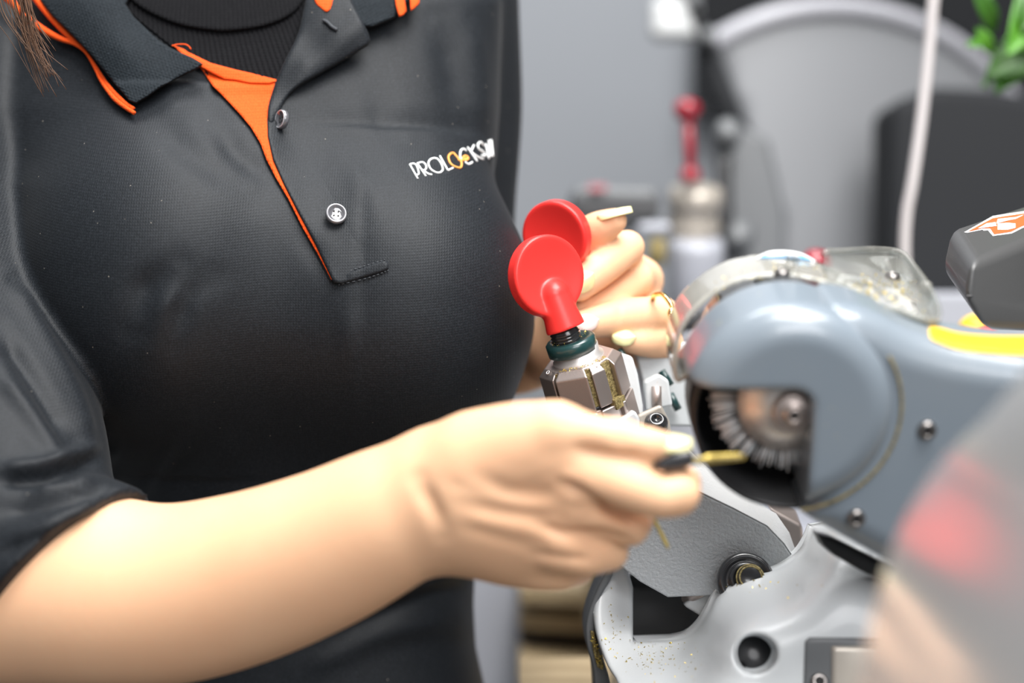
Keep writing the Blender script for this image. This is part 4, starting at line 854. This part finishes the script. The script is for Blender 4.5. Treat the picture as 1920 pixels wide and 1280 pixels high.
# knob
def knob(cen, n, stem_to, R, th, label, bulge=True):
    n = np.asarray(n); c = np.asarray(cen); st_ = np.asarray(stem_to) - c; sn = st_ - (st_ @ n) * n; u = sn / np.linalg.norm(sn); v = np.cross(n, u)
    sl = np.linalg.norm(sn); off = st_ @ n
    def fn(X, Y, Z):
        rr2 = np.sqrt(X * X + Y * Y); d = round_extrude(rr2 - R, np.abs(Z + th / 2) - th / 2, .0022)
        Rs = R * 3.4; dish = np.sqrt(X * X + Y * Y + (Z - (math.sqrt(Rs * Rs - (R * .93) ** 2) - .0004)) ** 2) - Rs
        d = -smin(-d, dish, .0012)
        dish2 = np.sqrt(X * X + Y * Y + (Z + th + (math.sqrt(Rs * Rs - (R * .93) ** 2) - .0004)) ** 2) - Rs
        d = -smin(-d, dish2, .0012)
        def cap(a, b, ra, rb, D0):
            a = np.array(a); b = np.array(b); ab = b - a; t_ = np.clip(((X - a[0]) * ab[0] + (Y - a[1]) * ab[1] + (Z - a[2]) * ab[2]) / (ab @ ab), 0, 1)
            return smin(D0, np.sqrt((X - a[0] - t_ * ab[0]) ** 2 + (Y - a[1] - t_ * ab[1]) ** 2 + (Z - a[2] - t_ * ab[2]) ** 2) - (ra + (rb - ra) * t_), .0022)
        d = cap((R * .50, 0, -th / 2 + .0012), (sl, 0, off), .0064, .0086, d)
        end = (X * sl + (Z + th / 2) * (off + th / 2)) / math.hypot(sl, off + th / 2) - math.hypot(sl, off + th / 2)
        d = -smin(-d, -end, .0006)
        # flared foot ribs
        return d
    o = local_field((-R - .003, -R - .003, -th - .006), (sl + .009, R + .003, .006 + max(0, off)), .00055, fn, 'knob', 'red', 2, None, (u, v, n), c); o['label'] = label; return o
knob(W(1034, 516, .722), vdir(.52, .02, .86), W(1061, 616, .728), .0175, .0085, 'front red plastic wing knob, nearest the chest')
knob(W(1036, 446, .765), vdir(-.50, -.24, .83), W(1085, 590, .80), .0165, .0080, 'rear red plastic wing knob, thumbed by the far hand')
# silver castings right of the jaw
def blk(name, pts, d0, th, m='casting', bw=.0015, lab_=None):
    f = [W(a, b, d0 if np.isscalar(d0) else d0[i]) for i, (a, b) in enumerate(pts)]; o = make(name, *prism(f, [p + FWD * th for p in f]), m, mach, False); bevel(o, bw, 3)
    if lab_: o['label'] = lab_
    return o
blk('jaw_body', [(1105, 815), (1150, 794), (1190, 768), (1200, 785), (1198, 850), (1110, 870)], .722, .03, lab_='silver-grey vise body')
blk('vise_arm', [(1162, 660), (1186, 668), (1196, 700), (1206, 760), (1206, 800), (1176, 800), (1160, 720)], .745, .02, lab_='pale grey vise arm')
blk('vise_arm', [(1190, 655), (1290, 640), (1300, 800), (1225, 800)], .78, .02)
blk('slot_block', [(1208, 714), (1236, 700), (1254, 712), (1262, 762), (1212, 772)], .75, .012, lab_='small slotted block')
make('slot', *tube([W(1231, 724, .7492), W(1232, 768, .7492)], .0022, 10), 'jaw', mach)
blk('clamp_plate', [(1195, 778), (1240, 758), (1256, 790), (1262, 830), (1195, 830)], .735, .006, 'grey_metal', lab_='clamp plate with a bolt')
make('bolt', *lathe(W(1230, 795, .7345), vdir(0, .6, .8), [(.0052, -.001), (.0050, .002), (.0034, .004), (.0022, .0045), (.0020, .003)], 24), 'blackgloss', mach)
for pts in ([W(1240, 695, .775), W(1258, 722, .775)], [W(1256, 738, .775), W(1272, 768, .775)], [W(1160, 655, .77), W(1172, 672, .77)]): make('guide_rod', *tube(pts, .0018, 8), 'green', mach)
blk('vise_block', [(1050, 820), (1200, 800), (1200, 1000), (1050, 980)], .765, .015)
blk('carriage_arm', [(1140, 850), (1290, 840), (1290, 1000), (1150, 1000)], .745, .02)

# ---- blurred glossy cover in the right foreground, belongs to the machine
shn = np.array([-0.84211, 0.53689, -0.05098]); shc = -0.13816          # the panel's plane: seen at a glancing angle, it mirrors the hands
shp = catmull([(1985, 620), (1915, 705), (1850, 780), (1790, 838), (1745, 890), (1705, 955), (1672, 1030), (1648, 1110), (1628, 1200), (1610, 1290), (1590, 1480), (2250, 1480), (2250, 620)], 3, True)
shn_w = shn[0] * RIGHT + shn[1] * UP + shn[2] * FWD
o = patch('side_shield', shp, lambda x, y: shc / (shn[0] * (x - 960) * KP - shn[1] * (y - 640) * KP + shn[2]), .004, 'shield', mach, res=20, backdir=-shn_w, smooth=False); o['label'] = 'out-of-focus polished grey shield mirroring the hands'

# =================================================================== BLACK BOX WITH STICKER
bb = thing('black_control_box', 'black plastic box with sloping faces and an orange arrow sticker, above the yellow stripe', 'box', W(1880, 620, .70))
A = W(1783, 428, .735); B = W(1985, 362, .775); Cc = W(1822, 492, .675); nn_ = np.cross(B - A, Cc - A); dr_ = W(1985, 425, 1.0) - CO
Dd = CO + dr_ * (((A - CO) @ nn_) / (dr_ @ nn_)); d4 = float((Dd - CO) @ FWD)
dn = -UP
Vb = [A, B, Dd, Cc, W(1766, 500, .732), W(1985, 560, .79), W(1985, 585, d4 - .004), W(1811, 560, .676), W(1846, 612, .725), W(1985, 620, .78), W(1985, 622, d4 + .002), W(1846, 618, .682)]
Fb = [[0, 3, 2, 1], [0, 4, 7, 3], [3, 7, 6, 2], [0, 1, 5, 4], [4, 8, 11, 7], [7, 11, 10, 6], [4, 5, 9, 8], [1, 2, 6, 5], [5, 6, 10, 9], [8, 9, 10, 11]]
o = make('box_shell', Vb, Fb, 'blackbox', bb, False); bevel(o, .0045, 4)
def onb(off): # plane of the lid
    nn = np.cross(B - A, Cc - A); nn /= np.linalg.norm(nn)
    def f(x, y):
        dr = W(x, y, 1.0) - CO; t_ = ((A - CO) @ nn) / (dr @ nn); return t_ - off
    return f
def cr3(p): return (1740 + p[0] / 4.267, 360 + p[1] / 4.267)
arrow = [(290, 320), (520, 192), (600, 178), (790, 150), (860, 165), (860, 250), (760, 285), (670, 330), (520, 350), (480, 305), (445, 308), (440, 300), (310, 325)]
patch('sticker', [cr3(p) for p in arrow], onb(.0004), .0007, 'sticker_white', bb, res=6, smooth=False)['label'] = 'orange and white arrow sticker'
arrow2 = [(325, 312), (520, 207), (610, 192), (790, 166), (845, 178), (845, 240), (750, 272), (665, 316), (530, 336), (500, 290), (440, 287), (345, 310)]
patch('sticker_print', [cr3(p) for p in arrow2], onb(.0012), .0007, 'sticker_orange', bb, res=6, smooth=False)
sw = [[(400, 290), (470, 250), (540, 240), (550, 270)], [(550, 250), (560, 215), (640, 205), (700, 200), (770, 180), (700, 215), (640, 225)], [(560, 300), (640, 300), (700, 285), (700, 250), (640, 245), (560, 250)]]
for s in sw: patch('sticker_lettering', [cr3(p) for p in s], onb(.0019), .0006, 'sticker_white', bb, res=6, smooth=False)
C = np.array([cr3(p) for p in ((290, 832), (768, 826))]); C[0, 0] = 1812
P3 = W(1811, 560, .676); nf = np.cross(P3 - Cc, Dd - Cc); dr_ = W(C[:, 0], C[:, 1], 1.0) - CO; make('seam', *tube(CO + dr_ * (((Cc - CO) @ nf) / (dr_ @ nf))[:, None], .0004, 6), 'black', bb)

# =================================================================== BACKGROUND
def solid(name, pts, d0, th, m, label, cat, bw=.003, group=None):
    f = [W(a, b, d0) for a, b in pts]; o = make(name, *prism(f, [p + FWD * th for p in f]), m, None, False); bevel(o, bw, 3); return tag(o, label, cat, group)
# big arched hood
hr = thing('arched_machine_hood', 'large arched grey hood with a pale rolled rim behind the lamp arm', 'machine hood', W(1590, 1100, 1.5) * [1, 1, 0] + [0, 0, .9])
hdf = lambda x, y: 1.78 - np.sqrt(np.clip(.30 ** 2 - ((np.asarray(x) - 1420) * KP * 1.5) ** 2, .004, 1))
arc = [(1562 + 424 * math.cos(t), 428 - 424 * math.sin(t)) for t in np.radians(np.linspace(122, 12, 30))]
patch('hood_face', arc + [(1975, 640), (1478, 640), (1466, 420)], hdf, .06, 'drum', hr, res=26)
A_ = np.array([(1562 + 414 * math.cos(t), 428 - 414 * math.sin(t)) for t in np.radians(np.linspace(124, 12, 50))]); make('hood_rim', *tube(W(A_[:, 0], A_[:, 1], hdf(A_[:, 0], 0) - .002), .0085, 12), 'drumrim', hr)
slab('dark_panel_1', (.21, 1.93, 1.0), (2.2, 1.999, 2.5), 'darkwall')  # plain dark panel over the right part of the back wall
# dark box on the right, behind the cable
solid('dark_cabinet', [(1672, 190), (1760, 160), (1850, 165), (2100, 200), (2100, 640), (1668, 640)], 1.36, .08, 'darkwall', 'dark charcoal cabinet behind the white cable', 'cabinet', .01)
solid('grey_work_surface', [(1560, 548), (2100, 546), (2100, 800), (1560, 800)], 1.15, .2, 'greyplastic', 'pale grey machine deck behind the clear guard', 'worktop', .004)
yk = mach
make('selector_knob', *lathe(W(1830, 622, .90), vdir(0, .3, .95), [(.008, -.01), (.0095, 0), (.0085, .005), (.005, .008), (.001, .009)], 32), 'yellow', yk)['label'] = 'yellow knob behind the black box'
make('knob_stem', *lathe(W(1842, 632, .90), vdir(0, .3, .95), [(.004, -.02), (.005, .0), (.004, .011)], 20), 'red', yk)
rk = mach
make('lever_tip', *lathe(W(1530, 490, .95), vdir(0, .8, .5), [(.006, -.02), (.008, -.006), (.0085, 0), (.006, .005), (.001, .007)], 28), 'crimson', rk)
# cable
C = catmull([(1762, -90), (1750, 0), (1742, 90), (1728, 220), (1711, 340), (1700, 400), (1696, 470), (1700, 560), (1712, 680)], 8)
tag(make('cable', *tube(W(C[:, 0], C[:, 1], np.linspace(.98, 1.0, len(C))), 11.5 * KP * .98, 12), 'cable'), 'grey-white cable hanging down in front of the dark cabinet', 'cable')
# lamp arm with white joint
lr = thing('desk_lamp', 'thin black jointed lamp arm with a white joint, slanting down the wall', 'lamp', W(1462, 420, 1.35))
make('arm', *tube([W(1262, -70, 1.42), W(1300, 20, 1.42), W(1330, 100, 1.42)], .0048, 12), 'black', lr)
make('arm', *tube([W(1322, 84, 1.43), W(1375, 220, 1.43), W(1425, 340, 1.43)], [.0095, .0095, .007], 12), 'darkwall', lr)
make('arm_rod', *tube([W(1425, 335, 1.43), W(1468, 425, 1.43)], .0035, 10), 'black', lr)
o = make('joint_cover', *box(W(1266, 38, 1.43), CAX, (.021, .017, .012)), 'white', lr, False); bevel(o, .008, 4); o['label'] = 'white rounded cover'
make('joint_screw', *lathe(W(1328, 68, 1.41), vdir(0, .2, 1), [(.007, -.004), (.007, .004), (.004, .006)], 20), 'midgrey', lr)
make('joint_screw', *lathe(W(1302, 0, 1.41), vdir(0, .2, 1), [(.006, -.004), (.006, .004), (.004, .006)], 20), 'midgrey', lr)
# second key machine in the background
br_ = thing('background_key_machine', 'blurred second key machine with a red ball-ended lever', 'machine', W(1300, 620, 1.25))
mb = KP * 1.25
make('motor_body', *lathe(W(1302, 610, 1.25), vdir(0, .95, .3), [(46 * mb, 0), (50 * mb, 10 * mb), (50 * mb, 150 * mb), (46 * mb, 165 * mb), (2 * mb, 166 * mb)], 40), 'greyplastic', br_)
make('vise_head', *lathe(W(1300, 447, 1.25), vdir(.03, .95, .3), [(48 * mb, 0), (50 * mb, 30 * mb), (44 * mb, 40 * mb), (44 * mb, 60 * mb), (52 * mb, 66 * mb), (48 * mb, 96 * mb), (30 * mb, 102 * mb), (2 * mb, 103 * mb)], 32), 'grey_metal', br_)
for k in range(5): make('head_ring', *lathe(W(1300, 440 - k * 9, 1.248), vdir(.03, .95, .3), [(46 * mb, 0), (48.5 * mb, 2 * mb), (46 * mb, 4 * mb)], 32), 'steel' if k % 2 else 'grey_metal', br_)
make('lever', *tube([W(1295, 340, 1.22), W(1292, 270, 1.22), W(1289, 215, 1.22)], [9 * mb, 10 * mb, 10 * mb], 14), 'crimson', br_)['label'] = 'crimson lever'
make('lever_ball', *lathe(W(1288, 228, 1.22), vdir(0, 1, .1), [(8 * mb, 0), (20 * mb, 8 * mb), (25 * mb, 22 * mb), (22 * mb, 34 * mb), (8 * mb, 42 * mb)], 28), 'crimson', br_)
make('lever_foot', *lathe(W(1294, 345, 1.22), vdir(0, 1, .1), [(8 * mb, 0), (18 * mb, 8 * mb), (19 * mb, 20 * mb), (10 * mb, 32 * mb)], 28), 'crimson', br_)
make('lever_cap', *lathe(W(1303, 222, 1.235), vdir(0, 1, .1), [(6 * mb, 0), (20 * mb, 6 * mb), (20 * mb, 24 * mb), (8 * mb, 32 * mb)], 24), 'black', br_)
o = make('side_plate', *prism([W(a, b, 1.30) for a, b in ((1340, 240), (1375, 232), (1440, 260), (1472, 400), (1470, 600), (1345, 600))], [W(a, b, 1.36) for a, b in ((1340, 240), (1375, 232), (1440, 260), (1472, 400), (1470, 600), (1345, 600))]), 'midgrey', br_, False); bevel(o, .004)
o = make('side_post', *prism([W(a, b, 1.27) for a, b in ((1342, 300), (1372, 290), (1376, 420), (1345, 430))], [W(a, b, 1.29) for a, b in ((1342, 300), (1372, 290), (1376, 420), (1345, 430))]), 'black', br_, False); bevel(o, .003)
for a, b, r in ((1365, 248, .010), (1385, 440, .012)): make('turned_part', *lathe(W(a, b, 1.28), vdir(0, .4, .9), [(r, -.01), (r, .004), (r * .6, .008), (.001, .008)], 24), 'midgrey', br_)
o = make('front_arm', *box(W(1225, 428, 1.22), CAX, (30 * mb, 10 * mb, .01)), 'greyplastic', br_, False); bevel(o, .003)
make('brass_collar', *lathe(W(1232, 495, 1.22), vdir(0, 1, .2), [(16 * mb, 0), (18 * mb, 20 * mb), (14 * mb, 48 * mb)], 24), 'jaw_edge', br_)
o = solid('dark_equipment_case', [(1070, 352), (1095, 346), (1235, 350), (1240, 405), (1160, 440), (1075, 420)], 1.24, .08, 'midgrey', 'dark grey equipment case behind the yellow thumbnail', 'case', .006)
ROOT[o] = np.array(o.location)
make('red_badge', *box(W(1120, 352, 1.235), CAX, (16 * mb, 6 * mb, .002)), 'crimson', o, False)
make('case_band', *box(W(1160, 388, 1.236), CAX, (75 * mb, 16 * mb, .003)), 'black', o, False)
solid('dark_tray', [(1150, 580), (1320, 575), (1330, 624), (1150, 624)], 1.0, .05, 'black', 'black tray behind the ringed finger', 'tray', .004)
solid('machine_deck', [(1130, 625), (1400, 625), (1400, 1100), (1130, 1100)], 1.06, .12, 'greyplastic', 'pale grey deck below the black tray', 'worktop', .004)
# plant
ptr = thing('hanging_plant', 'leafy green plant hanging into the upper right corner', 'plant', W(1900, -60, 1.02))
def leaf(base_, tip, wd, n, m='leaf', bend=.15):
    base_ = np.asarray(base_); tip = np.asarray(tip); L = np.linalg.norm(tip - base_); t = (tip - base_) / L; n = np.asarray(n); n = n - (n @ t) * t; n /= np.linalg.norm(n); s = np.cross(t, n); V = []; K_ = 9
    for side in (0, 1):
        for i in range(K_ + 1):
            f = i / K_; ww = wd * math.sin(math.pi * min(1, f * .97 + .02)) ** .75
            for j in (-1, -.5, 0, .5, 1): V.append(base_ + t * L * f + s * ww * j + n * (bend * L * math.sin(math.pi * f) + abs(j) * wd * .3 - side * .0006))
    F = []; o_ = 5 * (K_ + 1)
    for i in range(K_):
        for j in range(4): a = i * 5 + j; F += [[a, a + 1, a + 6, a + 5], [o_ + a, o_ + a + 5, o_ + a + 6, o_ + a + 1]]
        for j in (0, 4): a = i * 5 + j; F.append([a, a + 5, o_ + a + 5, o_ + a])
    return make('leaf', V, F, m, ptr)
md = KP * 1.02
for (b, t, wd, m) in (((1925, -30), (1882, 105), 40, 'leaf'), ((1866, 112), (1812, 88), 20, 'leaf'), ((1858, 100), (1830, 50), 13, 'leaf'), ((1990, 90), (1848, 150), 44, 'leaf2'), ((1862, 60), (1822, -25), 18, 'leaf2'), ((1875, 135), (1842, 165), 10, 'leaf'),
                      ((1985, 50), (1868, 178), 46, 'leaf'), ((1960, -20), (1915, 60), 40, 'leaf2'), ((1900, -60), (1840, 10), 24, 'leaf2'), ((2000, 20), (1925, 110), 44, 'leaf2')):
    leaf(W(b[0], b[1], 1.02 + rng.uniform(-.02, .02)), W(t[0], t[1], 1.0 + rng.uniform(-.02, .02)), wd * md, vdir(rng.normal(0, .3), .5, .8), m)
C = catmull([(1960, -90), (1925, 0), (1895, 80), (1880, 130)], 6); make('stem', *tube(W(C[:, 0], C[:, 1], 1.03 + 0 * C[:, 0]), .0012, 6), 'leaf2', ptr)
# lower left background: cabinet side and shelf of boards
solid('grey_cabinet', [(860, 1020), (972, 1020), (972, 1500), (860, 1500)], 1.30, .3, 'greyplastic', 'plain grey cabinet side between the shirt and the wooden rack', 'cabinet', .002)
wr = thing('wooden_rack', 'rack of pale and dark wooden boards below the hands', 'rack', W(1060, 1500, 1.25))
for i, (y0, y1, m, d0) in enumerate(((1040, 1100, 'darkwood', 1.30), (1096, 1132, 'wood', 1.22), (1128, 1146, 'darkwood', 1.27), (1142, 1180, 'wood', 1.24), (1176, 1240, 'darkwood', 1.27), (1236, 1262, 'wood', 1.20), (1258, 1330, 'wood', 1.18))):
    o = make('board', *prism([W(974, y0 + 2, d0), W(1150, y0 + 12, d0 - .02), W(1150, y1 + 12, d0 - .02), W(974, y1, d0)], [p + FWD * .1 for p in (W(974, y0 + 2, d0), W(1150, y0 + 12, d0 - .02), W(1150, y1 + 12, d0 - .02), W(974, y1, d0))]), m, wr, False); bevel(o, .002)
o = make('upright', *box(W(1112, 1085, 1.2), CAX, (.005, .03, .01)), 'wood', wr, False)
# bench under the machine
bz = .90
bt = slab('work_bench', (.004, .52, bz - .03), (.9, .83, bz), 'wood', None); tag(bt, 'pale wooden bench top under the key machine', 'bench'); 

tag(slab('back_counter', (.10, 1.0, .82), (1.2, 1.32, .85), 'greyplastic', None), 'pale grey counter top carrying the blurred machines in the background', 'counter')
